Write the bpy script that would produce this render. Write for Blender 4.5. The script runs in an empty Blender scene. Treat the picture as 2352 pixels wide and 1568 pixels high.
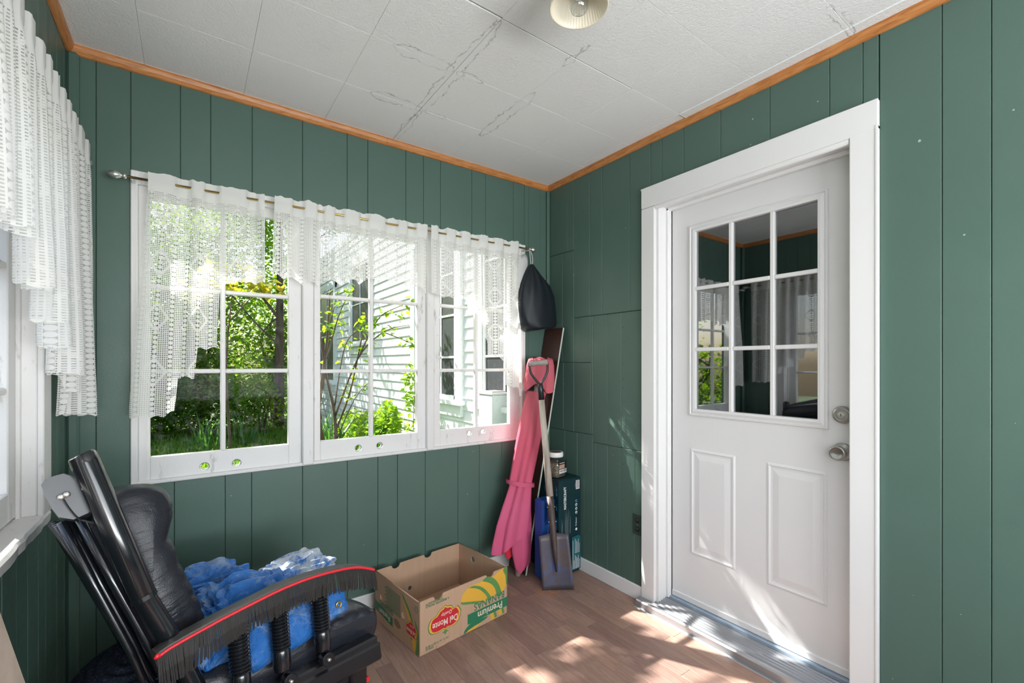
import bpy, bmesh, math, random
from mathutils import Vector, Matrix, noise
sc = bpy.context.scene
C = sc.collection
PI = math.pi

# ------------------------------------------------------------------ camera, sky, sun, lights, exposure
XL, XR, YB, YF, H = -.365, 1.935, 2.291, -1.55, 2.42      # room: left, right, back, front walls, ceiling height
cd = bpy.data.cameras.new('camera')
cam = bpy.data.objects.new('camera', cd); C.objects.link(cam)
cam.location = (0, 0, 1.2475)
cam.rotation_euler = (PI/2, 0, -math.radians(35.55))
cd.sensor_width = 36; cd.lens = 1035/2352*36
cd.shift_y = (836-784)/2352
cd.clip_start = .02; cd.clip_end = 300
sc.camera = cam

SUN_DIR = Vector((-.55, 1, 1.08)).normalized()             # towards the sun
w = bpy.data.worlds.new('sky'); sc.world = w; w.use_nodes = True
nt = w.node_tree; nt.nodes.clear()
wo = nt.nodes.new('ShaderNodeOutputWorld'); bg = nt.nodes.new('ShaderNodeBackground')
sk = nt.nodes.new('ShaderNodeTexSky'); sk.sky_type = 'NISHITA'; sk.sun_disc = False
sk.sun_elevation = math.asin(SUN_DIR.z); sk.sun_rotation = math.atan2(SUN_DIR.x, SUN_DIR.y)
sk.air_density = 1.0; sk.dust_density = 3.0; sk.ozone_density = 1.0
bg.inputs[1].default_value = .34
nt.links.new(sk.outputs[0], bg.inputs[0]); nt.links.new(bg.outputs[0], wo.inputs[0])

sd = bpy.data.lights.new('sun', 'SUN'); sd.energy = 19; sd.angle = math.radians(.55); sd.color = (1, .965, .90)
sun = bpy.data.objects.new('sun', sd); C.objects.link(sun)
sun.rotation_euler = (-SUN_DIR).to_track_quat('-Z', 'Y').to_euler()

def area(name, loc, aim, sx, sy, power, col=(1, 1, 1)):
    d = bpy.data.lights.new(name, 'AREA'); d.shape = 'RECTANGLE'; d.size = sx; d.size_y = sy; d.energy = power; d.color = col
    o = bpy.data.objects.new(name, d); C.objects.link(o); o.location = loc
    o.rotation_euler = Vector(aim).to_track_quat('-Z', 'Y').to_euler()
    return o
area('fill_lamp_front', (.8, -1.75, 1.45), (0, 1, .05), 2.0, 1.2, 56, (.965, .985, 1))      # added fill lamp outside the added front window, behind the camera
area('fill_lamp_front_up', (.8, -1.72, 1.0), (0, .62, .78), 2.0, .5, 84, (.97, .985, 1))   # second added fill lamp, aimed up to brighten the ceiling
area('fill_lamp_rear_side', (XL-.22, -.75, 1.40), (1, .28, .12), 1.15, 1.15, 30, (.965, .985, 1))   # added fill lamp for the door wall, outside the added side window
sc.view_settings.view_transform = 'Standard'; sc.view_settings.look = 'None'
sc.view_settings.exposure = 0.0; sc.view_settings.gamma = 1; sc.view_settings.use_curve_mapping = False
sc.cycles.max_bounces = 12; sc.cycles.diffuse_bounces = 6; sc.cycles.transparent_max_bounces = 24
sc.cycles.caustics_reflective = False; sc.cycles.caustics_refractive = False
sc.cycles.sample_clamp_indirect = 6
sc.cycles.use_denoising = True

# ------------------------------------------------------------------ helpers
class MB:
    def __init__(s): s.v = []; s.f = []; s.m = []; s.uv = []
    def add(s, vs, fs, mi=0, uvs=None):
        b = len(s.v); s.v += [tuple(p) for p in vs]
        s.f += [tuple(b+i for i in f) for f in fs]; s.m += [mi]*len(fs)
        if uvs: s.uv += list(uvs)
        return s
    def box(s, x0, x1, y0, y1, z0, z1, b=0, M=None, mi=0):
        x0, x1 = min(x0, x1), max(x0, x1); y0, y1 = min(y0, y1), max(y0, y1); z0, z1 = min(z0, z1), max(z0, z1)
        if not b:
            vs = [(x, y, z) for z in (z0, z1) for y in (y0, y1) for x in (x0, x1)]
            fs = [(0, 2, 3, 1), (4, 5, 7, 6), (0, 1, 5, 4), (2, 6, 7, 3), (0, 4, 6, 2), (1, 3, 7, 5)]
        else:
            b = min(b, (x1-x0)*.45, (y1-y0)*.45, (z1-z0)*.45)
            vs = []; ix = {}
            for k, z in enumerate((z0, z1)):
                for j, y in enumerate((y0, y1)):
                    for i, x in enumerate((x0, x1)):
                        dx, dy, dz = (b if i == 0 else -b), (b if j == 0 else -b), (b if k == 0 else -b)
                        ix[i, j, k] = len(vs)
                        vs += [(x, y+dy, z+dz), (x+dx, y, z+dz), (x+dx, y+dy, z)]
            X = lambda i, j, k: ix[i, j, k]; Y = lambda i, j, k: ix[i, j, k]+1; Z = lambda i, j, k: ix[i, j, k]+2
            fs = [(X(0,0,0), X(0,0,1), X(0,1,1), X(0,1,0)), (X(1,0,0), X(1,1,0), X(1,1,1), X(1,0,1)),
                  (Y(0,0,0), Y(1,0,0), Y(1,0,1), Y(0,0,1)), (Y(0,1,0), Y(0,1,1), Y(1,1,1), Y(1,1,0)),
                  (Z(0,0,0), Z(0,1,0), Z(1,1,0), Z(1,0,0)), (Z(0,0,1), Z(1,0,1), Z(1,1,1), Z(0,1,1))]
            for a in (0, 1):
                for c in (0, 1):
                    fs += [(X(a,c,0), X(a,c,1), Y(a,c,1), Y(a,c,0)), (X(a,0,c), X(a,1,c), Z(a,1,c), Z(a,0,c)), (Y(0,a,c), Y(1,a,c), Z(1,a,c), Z(0,a,c))]
            for i in (0, 1):
                for j in (0, 1):
                    for k in (0, 1): fs.append((X(i,j,k), Y(i,j,k), Z(i,j,k)))
        if M is not None: vs = [M @ Vector(p) for p in vs]
        return s.add(vs, fs, mi)
    def tube(s, pts, r, n=10, cap=True, mi=0, flat=1.0, up=None):
        pts = [Vector(p) for p in pts]; rs = r if isinstance(r, (list, tuple)) else [r]*len(pts)
        vs = []; a = None
        for i, p in enumerate(pts):
            t = (pts[min(i+1, len(pts)-1)]-pts[max(i-1, 0)]).normalized()
            if a is None:
                a = Vector(up) if up else (Vector((0, 0, 1)) if abs(t.z) < .9 else Vector((1, 0, 0)))
            a = (a-t*a.dot(t)).normalized(); c = t.cross(a)
            for k in range(n):
                q = 2*PI*k/n; vs.append(p+(a*math.cos(q)*flat+c*math.sin(q))*rs[i])
        fs = [(i*n+k, i*n+(k+1) % n, (i+1)*n+(k+1) % n, (i+1)*n+k) for i in range(len(pts)-1) for k in range(n)]
        if cap: fs += [tuple(range(n))[::-1], tuple((len(pts)-1)*n+k for k in range(n))]
        return s.add(vs, fs, mi)
    def lathe(s, prof, n=24, M=None, mi=0, cap=True, mod=None):
        # prof: (radius, height) along local z
        vs = []
        for i, (r, z) in enumerate(prof):
            for k in range(n):
                q = 2*PI*k/n; rr = r*(mod(q, i) if mod else 1)
                vs.append(Vector((rr*math.cos(q), rr*math.sin(q), z)))
        if M is not None: vs = [M @ p for p in vs]
        fs = [(i*n+k, i*n+(k+1) % n, (i+1)*n+(k+1) % n, (i+1)*n+k) for i in range(len(prof)-1) for k in range(n)]
        if cap: fs += [tuple(range(n))[::-1], tuple((len(prof)-1)*n+k for k in range(n))]
        return s.add(vs, fs, mi)
    def rings(s, loops, close=True, cap=True, mi=0):
        n = len(loops[0]); vs = [p for L in loops for p in L]
        fs = [(i*n+k, i*n+(k+1) % n, (i+1)*n+(k+1) % n, (i+1)*n+k) for i in range(len(loops)-1) for k in range(n if close else n-1)]
        if cap: fs += [tuple(range(n))[::-1], tuple((len(loops)-1)*n+k for k in range(n))]
        return s.add(vs, fs, mi)
    def prism(s, poly, d0, d1, M=None, mi=0):
        # poly in local xy, extruded along local z from d0 to d1
        n = len(poly)
        vs = [Vector((x, y, d0)) for x, y in poly]+[Vector((x, y, d1)) for x, y in poly]
        if M is not None: vs = [M @ p for p in vs]
        fs = [tuple(range(n))[::-1], tuple(range(n, 2*n))]+[(k, (k+1) % n, n+(k+1) % n, n+k) for k in range(n)]
        return s.add(vs, fs, mi)

def mesh_of(name, mb, mats, smooth=False, fix=True):
    me = bpy.data.meshes.new(name); me.from_pydata(mb.v, [], mb.f)
    for m in (mats if isinstance(mats, (list, tuple)) else [mats]): me.materials.append(m)
    if any(mb.m): me.polygons.foreach_set('material_index', mb.m)
    if mb.uv:
        ul = me.uv_layers.new(name='UVMap')
        li = [0]*len(me.loops); me.loops.foreach_get('vertex_index', li)
        ul.data.foreach_set('uv', [c for i in li for c in mb.uv[i]])
    if fix:
        bm = bmesh.new(); bm.from_mesh(me); bmesh.ops.recalc_face_normals(bm, faces=bm.faces); bm.to_mesh(me); bm.free()
    if smooth:
        me.polygons.foreach_set('use_smooth', [True]*len(me.polygons))
    me.update()
    return me
def link(name, me, parent=None):
    o = bpy.data.objects.new(name, me); C.objects.link(o)
    if parent is not None:
        o.parent = parent; o.matrix_parent_inverse = Matrix.Translation(-parent.location) if parent.parent is None else Matrix.Identity(4)
    return o
def obj(name, mb, mats, parent=None, smooth=False, fix=True, auto=None):
    o = link(name, mesh_of(name, mb, mats, smooth, fix), parent)
    if auto is not None: auto_smooth(o.data, auto)
    return o
def auto_smooth(me, deg=35):
    me.polygons.foreach_set('use_smooth', [True]*len(me.polygons))
    bm = bmesh.new(); bm.from_mesh(me)
    lim = math.radians(deg)
    for e in bm.edges:
        if len(e.link_faces) == 2 and e.calc_face_angle(0) > lim: e.smooth = False
    bm.to_mesh(me); bm.free()
def tag(o, label=None, cat=None, group=None, kind=None):
    if label: o['label'] = label
    if cat: o['category'] = cat
    if group: o['group'] = group
    if kind: o['kind'] = kind
    return o
def empty(name, loc=(0, 0, 0), label=None, cat=None, group=None, kind=None):
    o = bpy.data.objects.new(name, None); C.objects.link(o); o.location = loc; o.empty_display_size = .1
    return tag(o, label, cat, group, kind)
def structure(o, label=None): o['kind'] = 'structure'; return tag(o, label)
def text_mesh(body, size, M, mat, name, parent, ax='CENTER', shear=0, sx=1.0, bold=0, space=1.0):
    cu = bpy.data.curves.new('t', 'FONT'); cu.body = body; cu.size = size; cu.align_x = ax; cu.align_y = 'CENTER'
    cu.shear = shear; cu.offset = bold; cu.resolution_u = 3; cu.space_line = .85; cu.space_character = space
    o = bpy.data.objects.new('t', cu); C.objects.link(o)
    me = bpy.data.meshes.new_from_object(o.evaluated_get(bpy.context.evaluated_depsgraph_get()))
    bpy.data.objects.remove(o); bpy.data.curves.remove(cu)
    me.transform(M @ Matrix.Diagonal((sx, 1, 1, 1))); me.materials.clear(); me.materials.append(mat); me.name = name
    return link(name, me, parent)
def plate_mesh(outer, holes, th, M, mat):
    # flat board with holes: filled 2D curve, extruded both ways by th/2
    cu = bpy.data.curves.new('p', 'CURVE'); cu.dimensions = '2D'; cu.fill_mode = 'BOTH'; cu.extrude = th/2
    for L in [outer]+holes:
        sp = cu.splines.new('POLY'); sp.points.add(len(L)-1); sp.use_cyclic_u = True
        for p, (x, y) in zip(sp.points, L): p.co = (x, y, 0, 1)
    o = bpy.data.objects.new('p', cu); C.objects.link(o)
    me = bpy.data.meshes.new_from_object(o.evaluated_get(bpy.context.evaluated_depsgraph_get()))
    bpy.data.objects.remove(o); bpy.data.curves.remove(cu)
    me.transform(M); me.materials.clear(); me.materials.append(mat)
    return me
def circ(cx, cy, r, n=16, ry=None): return [(cx+r*math.cos(2*PI*k/n), cy+(ry or r)*math.sin(2*PI*k/n)) for k in range(n)]
def frame(ox, oy, oz):                                              # matrix from three axis vectors, given origin
    def f(o): return Matrix((( ox[0], oy[0], oz[0], o[0]), (ox[1], oy[1], oz[1], o[1]), (ox[2], oy[2], oz[2], o[2]), (0, 0, 0, 1)))
    return f
def smooth_path(pts, n=6):
    pts = [Vector(p) for p in pts]; out = []
    for i in range(len(pts)-1):
        p0, p1, p2, p3 = pts[max(i-1, 0)], pts[i], pts[i+1], pts[min(i+2, len(pts)-1)]
        for k in range(n):
            t = k/n; out.append(.5*((2*p1)+(p2-p0)*t+(2*p0-5*p1+4*p2-p3)*t*t+(3*p1-p0-3*p2+p3)*t**3))
    out.append(pts[-1]); return out
def interp(tab, x):
    if x <= tab[0][0]: return tab[0][1]
    for (a, b), (c, d) in zip(tab, tab[1:]):
        if x <= c: return b+(d-b)*(x-a)/(c-a) if c > a else d
    return tab[-1][1]

# ------------------------------------------------------------------ materials
class NT:
    def __init__(s, name):
        s.m = bpy.data.materials.new(name); s.m.use_nodes = True; s.t = s.m.node_tree; s.t.nodes.clear()
        s.out = s.n('OutputMaterial'); s.p = s.n('BsdfPrincipled'); s.l(s.p.outputs[0], s.out.inputs[0])
    def n(s, k, **kw):
        x = s.t.nodes.new('ShaderNode'+k)
        for a, b in kw.items(): setattr(x, a, b)
        return x
    def l(s, a, b): s.t.links.new(a, b)
    def val(s, sock, v):
        if isinstance(v, (int, float)): sock.default_value = v
        elif isinstance(v, tuple): sock.default_value = v if len(v) != 3 or sock.type != 'RGBA' else v+(1,)
        else: s.l(v, sock)
    def math(s, op, a, b=None, c=None):
        x = s.n('Math', operation=op); s.val(x.inputs[0], a)
        if b is not None: s.val(x.inputs[1], b)
        if c is not None: s.val(x.inputs[2], c)
        return x.outputs[0]
    def noise(s, scale, co=None, detail=3, rough=.55, stretch=None, dist=0, out=0):
        x = s.n('TexNoise'); x.inputs['Scale'].default_value = scale; x.inputs['Detail'].default_value = detail
        x.inputs['Roughness'].default_value = rough; x.inputs['Distortion'].default_value = dist
        if co is None: co = s.pos()
        if stretch:
            mp = s.n('Mapping'); mp.inputs['Scale'].default_value = stretch; s.l(co, mp.inputs[0]); co = mp.outputs[0]
        s.l(co, x.inputs[0]); return x.outputs[out]
    def pos(s):
        if not hasattr(s, '_g'): s._g = s.n('NewGeometry')
        return s._g.outputs['Position']
    def oco(s):
        if not hasattr(s, '_tc'): s._tc = s.n('TexCoord')
        return s._tc.outputs['Object']
    def ramp(s, f, stops):
        x = s.n('ValToRGB'); e = x.color_ramp.elements
        while len(e) < len(stops): e.new(.5)
        for q, (p, c) in zip(e, stops): q.position = p; q.color = (c if len(c) == 4 else c+(1,)) if isinstance(c, tuple) else (c, c, c, 1)
        s.l(f, x.inputs[0]); return x.outputs[0]
    def mix(s, f, a, b, op='MIX'):
        x = s.n('MixRGB', blend_type=op); s.val(x.inputs[0], f); s.val(x.inputs[1], a); s.val(x.inputs[2], b); return x.outputs[0]
    def bump(s, h, strength=.3, dist=.002):
        x = s.n('Bump'); x.inputs['Strength'].default_value = strength; x.inputs['Distance'].default_value = dist
        s.l(h, x.inputs['Height']); s.l(x.outputs[0], s.p.inputs['Normal'])
    def set(s, color=None, rough=None, metal=None, spec=None, coat=None, sss=None):
        P = s.p.inputs
        if color is not None: s.val(P['Base Color'], color)
        if rough is not None: s.val(P['Roughness'], rough)
        if metal is not None: s.val(P['Metallic'], metal)
        if spec is not None: s.val(P['Specular IOR Level'], spec)
        if coat is not None: s.val(P['Coat Weight'], coat); P['Coat Roughness'].default_value = .15
        return s
def simple(name, color, rough=.5, metal=0, spec=.5, nscale=0, var=.15, bump=0, bscale=200, coat=0):
    x = NT(name); col = color
    if nscale:
        a = tuple(c*(1-var) for c in color); b = tuple(min(1, c*(1+var)) for c in color)
        col = x.mix(x.noise(nscale), a, b)
    x.set(col, rough, metal, spec, coat)
    if bump: x.bump(x.noise(bscale), bump)
    return x.m

def green_paint():
    x = NT('green_paint')
    base = x.mix(x.noise(2.2, detail=4), (.069, .126, .102), (.082, .146, .119))
    oi = x.n('ObjectInfo'); base = x.mix(x.math('MULTIPLY', oi.outputs['Random'], .35), base, (.075, .135, .110))
    chips = x.math('GREATER_THAN', x.noise(58, detail=1.5, rough=.4), .80)                 # small chips of an older pale coat
    base = x.mix(chips, base, (.36, .45, .41))
    x.set(base, x.ramp(x.noise(9), [(.3, .36), (.7, .5)]), spec=.45)
    x.bump(x.math('ADD', x.noise(260, detail=2), x.math('MULTIPLY', x.noise(38), .8)), .16, .0016)
    return x.m
def white_paint(name='white_paint', dirt=.0, col=(.765, .765, .765)):
    x = NT(name); c = x.mix(x.noise(5), tuple(v*.97 for v in col), col)
    if dirt:
        streak = x.noise(22, stretch=(1, 1, .25), detail=6, rough=.7)
        m = x.ramp(streak, [(.60, 0.0), (.72, dirt)])
        c = x.mix(m, c, (.30, .27, .23))
        crack = x.ramp(x.noise(70, detail=5, rough=.7, stretch=(.3, .3, 1.0)), [(.69, 0.0), (.73, dirt)])
        c = x.mix(crack, c, (.10, .09, .08))
    x.set(c, .42, spec=.4); x.bump(x.noise(140, detail=3), .12 if not dirt else .3, .0015)
    return x.m
def ceiling_paint():
    x = NT('ceiling_tile_paint')
    sep = x.n('SeparateXYZ'); x.l(x.pos(), sep.inputs[0]); X, Y = sep.outputs[0], sep.outputs[1]
    nz = x.math('MULTIPLY', x.math('SUBTRACT', x.noise(16, detail=5, rough=.65), .5), .07)
    # water stains: dirty rims along given joints (axis, joint position, from, to, half width)
    tot = None
    for axis, c, a, b, hw in (('y', .865, 1.27, 2.0, .028), ('y', .87, 1.98, 2.28, .014), ('x', 1.60, .60, .86, .032), ('x', 1.935, .63, .87, .026),
                              ('y', 1.215, 1.52, 1.98, .024), ('x', 1.60, .87, 1.0, .016), ('x', 1.935, .88, 1.0, .014),
                              ('y', 1.195, 1.18, 1.33, .010), ('x', .60, 1.7, 1.93, .012)):
        t, d = (Y, X) if axis == 'y' else (X, Y)
        mid, half = (a+b)/2, (b-a)/2
        q = x.math('DIVIDE', x.math('SUBTRACT', t, mid), half)
        env = x.math('SUBTRACT', 1, x.math('POWER', x.math('ABSOLUTE', q), 4))
        wdt = x.math('MULTIPLY', x.math('MAXIMUM', env, 0), hw)
        dist = x.math('ABSOLUTE', x.math('SUBTRACT', d, c))
        e = x.math('ABSOLUTE', x.math('SUBTRACT', x.math('ADD', dist, nz), wdt))
        rim = x.math('MULTIPLY', x.math('LESS_THAN', e, .0026), x.math('GREATER_THAN', env, .02))
        tot = rim if tot is None else x.math('MAXIMUM', tot, rim)
    tot = x.math('MULTIPLY', tot, x.ramp(x.noise(25), [(.36, 0.1), (.6, 1.0)]))
    base = x.mix(x.noise(4), (.80, .80, .80), (.84, .84, .84))
    base = x.mix(x.math('MULTIPLY', tot, .55), base, (.23, .22, .21))
    x.set(base, .7, spec=.2)
    h = x.noise(135, detail=3, rough=.6, stretch=(1, .75, 1), dist=.25)
    x.bump(x.ramp(h, [(.35, 0.0), (.62, 1.0)]), .34, .0025)
    return x.m
def wood_trim():
    x = NT('varnished_pine')
    g = x.noise(14, stretch=(1, 1, 9), detail=5, dist=.8)
    c = x.ramp(g, [(.25, (.30, .105, .03)), (.5, (.50, .20, .06)), (.75, (.60, .29, .10))])
    x.set(c, .38, spec=.5); x.bump(g, .1); return x.m
def floor_wood():
    x = NT('laminate_strip')
    oi = x.n('ObjectInfo'); r = oi.outputs['Random']
    mp = x.n('Mapping'); mp.inputs['Scale'].default_value = (14, 1.6, 1)
    off = x.n('CombineXYZ'); x.l(x.math('MULTIPLY', r, 37), off.inputs[0]); x.l(x.math('MULTIPLY', r, 91), off.inputs[1])
    x.l(x.pos(), mp.inputs[0]); x.l(off.outputs[0], mp.inputs['Location'])
    g = x.noise(3.2, mp.outputs[0], detail=6, rough=.65, dist=1.6)
    fine = x.noise(26, mp.outputs[0], detail=3, rough=.7)
    c = x.ramp(g, [(.28, (.230, .144, .115)), (.5, (.318, .208, .170)), (.72, (.392, .268, .222))])
    c = x.mix(x.math('MULTIPLY', fine, .35), c, (.19, .105, .075), 'MIX')
    tone = x.ramp(r, [(0.0, (.80, .77, .79)), (.5, (1, .98, .98)), (1.0, (1.17, 1.12, 1.06))])
    c = x.mix(1.0, c, tone, 'MULTIPLY')
    grit = x.math('GREATER_THAN', x.noise(150, detail=1), .80)
    c = x.mix(x.math('MULTIPLY', grit, .5), c, (.10, .07, .05))
    sep = x.n('SeparateXYZ'); x.l(x.pos(), sep.inputs[0])
    d = x.math('SQRT', x.math('ADD', x.math('POWER', x.math('SUBTRACT', sep.outputs[0], 1.60), 2), x.math('POWER', x.math('SUBTRACT', sep.outputs[1], 1.90), 2)))
    rust = x.math('MULTIPLY', x.math('LESS_THAN', x.math('ADD', d, x.math('MULTIPLY', x.noise(28), .22)), .17), x.ramp(x.noise(40), [(.45, 0.0), (.62, .8)]))
    c = x.mix(rust, c, (.55, .20, .04))                                                    # rust stain where the shovel stands
    x.set(c, x.ramp(fine, [(.3, .38), (.7, .52)]), spec=.42); x.bump(fine, .07, .001)
    return x.m
def glass(name, tint=(1, 1, 1), refl=1.0, dirt=0.0):
    x = NT(name); x.t.nodes.remove(x.p)
    tr = x.n('BsdfTransparent'); tr.inputs[0].default_value = tint+(1,)
    gl = x.n('BsdfGlossy'); gl.inputs['Roughness'].default_value = .02; gl.inputs[0].default_value = (.95, .97, 1, 1)
    fr = x.n('Fresnel'); fr.inputs[0].default_value = 1.5
    ms = x.n('MixShader'); x.pos(); ff = x.math('MULTIPLY', x.math('MULTIPLY', fr.outputs[0], refl), x.math('SUBTRACT', 1, x._g.outputs['Backfacing'])); x.l(x.math('MINIMUM', ff, 1), ms.inputs[0]); x.l(tr.outputs[0], ms.inputs[1]); x.l(gl.outputs[0], ms.inputs[2])
    res = ms.outputs[0]
    if dirt:
        df = x.n('BsdfDiffuse'); df.inputs[0].default_value = (.62, .6, .56, 1)
        m2 = x.n('MixShader'); x.l(x.math('MULTIPLY', x.ramp(x.noise(30, detail=6, rough=.7), [(.5, 0.0), (.8, 1.0)]), dirt), m2.inputs[0])
        x.l(res, m2.inputs[1]); x.l(df.outputs[0], m2.inputs[2]); res = m2.outputs[0]
    x.l(res, x.out.inputs[0]); return x.m
def lace():
    x = NT('white_lace'); uv = x.n('UVMap').outputs[0]
    sep = x.n('SeparateXYZ'); x.l(uv, sep.inputs[0]); U, V = sep.outputs[0], sep.outputs[1]
    def fr(a, p): return x.math('FRACT', x.math('DIVIDE', a, p))
    def cell(p, q, a, b): return x.math('MULTIPLY', x.math('GREATER_THAN', fr(U, p), a), x.math('GREATER_THAN', fr(V, q), b))
    mesh = cell(.0085, .0072, .40, .50)
    # columns of round motifs every 62 mm
    cu = x.math('SUBTRACT', x.math('MULTIPLY', fr(U, .062), .062), .031); cv = x.math('SUBTRACT', x.math('MULTIPLY', fr(V, .018), .018), .009)
    rr = x.math('SQRT', x.math('ADD', x.math('POWER', cu, 2), x.math('POWER', cv, 2)))
    incol = x.math('LESS_THAN', x.math('ABSOLUTE', cu), .0078)
    colhole = x.math('GREATER_THAN', rr, .0082)
    hole = x.math('ADD', x.math('MULTIPLY', incol, colhole), x.math('MULTIPLY', x.math('SUBTRACT', 1, incol), mesh))
    # scattered diamonds of close stitches
    du = x.math('ABSOLUTE', x.math('SUBTRACT', fr(U, .186), .5)); dv = x.math('ABSOLUTE', x.math('SUBTRACT', fr(V, .21), .5))
    dm = x.math('ADD', du, dv); solid = x.math('LESS_THAN', x.math('ABSOLUTE', x.math('SUBTRACT', dm, .25)), .035)
    hole = x.math('MULTIPLY', hole, x.math('SUBTRACT', 1, x.math('MULTIPLY', solid, .8)))
    # close-stitched header
    hole = x.math('MULTIPLY', hole, x.math('LESS_THAN', V, -.04))
    dif = x.n('BsdfDiffuse'); dif.inputs[0].default_value = (.90, .90, .885, 1)
    tl = x.n('BsdfTranslucent'); tl.inputs[0].default_value = (.88, .88, .86, 1)
    ms = x.n('MixShader'); ms.inputs[0].default_value = .38; x.l(dif.outputs[0], ms.inputs[1]); x.l(tl.outputs[0], ms.inputs[2])
    tr = x.n('BsdfTransparent'); m2 = x.n('MixShader')
    x.l(x.math('MULTIPLY', hole, .92), m2.inputs[0]); x.l(ms.outputs[0], m2.inputs[1]); x.l(tr.outputs[0], m2.inputs[2])
    x.l(m2.outputs[0], x.out.inputs[0]); return x.m
def leaf_mat(name, a, b, trans=.5):
    x = NT(name); x.t.nodes.remove(x.p)
    c = x.mix(x.ramp(x.noise(3.5, detail=4), [(.3, 0.0), (.7, 1.0)]), a, b)
    d = x.n('BsdfDiffuse'); x.l(c, d.inputs[0]); t = x.n('BsdfTranslucent')
    x.l(x.mix(1.0, c, (1.5, 1.35, .55), 'MULTIPLY'), t.inputs[0])
    g = x.n('BsdfGlossy'); g.inputs['Roughness'].default_value = .35; g.inputs[0].default_value = (.5, .5, .5, 1)
    ms = x.n('MixShader'); ms.inputs[0].default_value = trans; x.l(d.outputs[0], ms.inputs[1]); x.l(t.outputs[0], ms.inputs[2])
    m2 = x.n('MixShader'); m2.inputs[0].default_value = .06; x.l(ms.outputs[0], m2.inputs[1]); x.l(g.outputs[0], m2.inputs[2])
    x.l(m2.outputs[0], x.out.inputs[0]); return x.m
def tarp_mat(name, pale):
    x = NT(name)
    wv = x.n('TexWave'); wv.wave_type = 'BANDS'; wv.bands_direction = 'X'; wv.inputs['Scale'].default_value = 120
    wz = x.n('TexWave'); wz.wave_type = 'BANDS'; wz.bands_direction = 'Z'; wz.inputs['Scale'].default_value = 120
    x.l(x.pos(), wv.inputs[0]); x.l(x.pos(), wz.inputs[0])
    worn = x.ramp(x.noise(16, detail=7, rough=.72, dist=.5), [(.54-pale, 0.0), (.66-pale, 1.0)])  # pale wear, together with a greyish sheen put into the colour
    c = x.mix(x.noise(7, detail=3), (.014, .12, .44), (.028, .21, .62))
    c = x.mix(x.math('MULTIPLY', worn, .82 if pale > .05 else .55), c, (.62, .68, .72) if pale > .05 else (.36, .44, .50))
    x.set(c, x.ramp(x.noise(20), [(.3, .25), (.7, .5)]), spec=.5)
    hh = x.math('ADD', x.math('MULTIPLY', x.math('ADD', wv.outputs[1], wz.outputs[1]), .035), x.math('MULTIPLY', x.noise(34, detail=6, rough=.65, dist=1.2), 1.0))
    x.bump(hh, .9, .010); return x.m
def leather():
    x = NT('black_leather'); c = x.mix(x.noise(6), (.009, .011, .017), (.018, .021, .030))
    dust = x.math('GREATER_THAN', x.noise(210, detail=1), .79); c = x.mix(x.math('MULTIPLY', dust, .35), c, (.25, .26, .28))
    x.set(c, x.ramp(x.noise(8), [(.3, .28), (.7, .40)]), spec=.45)
    x.bump(x.math('ADD', x.math('MULTIPLY', x.noise(420, detail=2), .12), x.math('MULTIPLY', x.noise(9, detail=3, dist=1.0, stretch=(1, 1, 2.4)), 1.0)), .42, .010); return x.m
def gloss_black():
    x = NT('glossy_black_lacquer'); c = x.mix(x.noise(4), (.004, .005, .008), (.010, .012, .016))
    spk = x.math('GREATER_THAN', x.noise(260, detail=1), .80); c = x.mix(x.math('MULTIPLY', spk, .3), c, (.3, .3, .32))
    x.set(c, x.ramp(x.noise(10), [(.3, .12), (.75, .28)]), spec=.6, coat=.4); return x.m
def nails():
    x = NT('loose_nails'); v = x.n('TexVoronoi'); v.inputs['Scale'].default_value = 190; x.l(x.pos(), v.inputs[0])
    c = x.ramp(v.outputs[0], [(.1, (.02, .018, .015)), (.35, (.10, .085, .06)), (.6, (.30, .26, .19))])
    x.set(c, .35, .4); x.bump(v.outputs[0], .8, .004); return x.m
def cardboard():
    x = NT('brown_cardboard'); g = x.noise(60, stretch=(1, 1, .05), detail=3)
    c = x.mix(g, (.46, .30, .20), (.54, .365, .25)); c = x.mix(x.math('MULTIPLY', x.noise(5), .3), c, (.42, .26, .165))
    x.set(c, .75, spec=.2); x.bump(g, .15, .001); return x.m
def shovel_steel():
    x = NT('rusty_blue_steel'); n1 = x.noise(9, detail=6, rough=.7); n2 = x.noise(14, detail=5)
    c = x.mix(x.ramp(n1, [(.40, 0.0), (.62, 1.0)]), (.115, .088, .085), (.085, .085, .12))
    c = x.mix(x.ramp(n2, [(.56, 0.0), (.72, 1.0)]), c, (.07, .11, .26)); c = x.mix(x.ramp(x.noise(60, detail=4), [(.62, 0.0), (.75, .8)]), c, (.12, .05, .025))
    x.set(c, x.ramp(n1, [(.3, .38), (.7, .6)]), .35); x.bump(x.noise(180), .25, .001); return x.m
def ash_wood():
    x = NT('worn_ash_handle'); g = x.noise(30, stretch=(1, 1, .06), detail=5)
    c = x.ramp(g, [(.3, (.30, .26, .21)), (.55, (.47, .42, .36)), (.75, (.56, .52, .46))]); x.set(c, .6); x.bump(g, .2, .001); return x.m
def pink_cloth():
    x = NT('faded_pink_canvas')
    sep = x.n('SeparateXYZ'); x.l(x.pos(), sep.inputs[0])
    c = x.ramp(sep.outputs[2], [(0.0, (.62, .10, .22)), (.42, (.64, .13, .25)), (.75, (.60, .11, .17)), (1.0, (.56, .14, .17))])
    c = x.mix(x.math('MULTIPLY', x.noise(6, detail=3), .35), c, (.48, .05, .10))
    x.set(c, .75, spec=.2); x.bump(x.noise(600, detail=1), .08, .0006); return x.m
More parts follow.
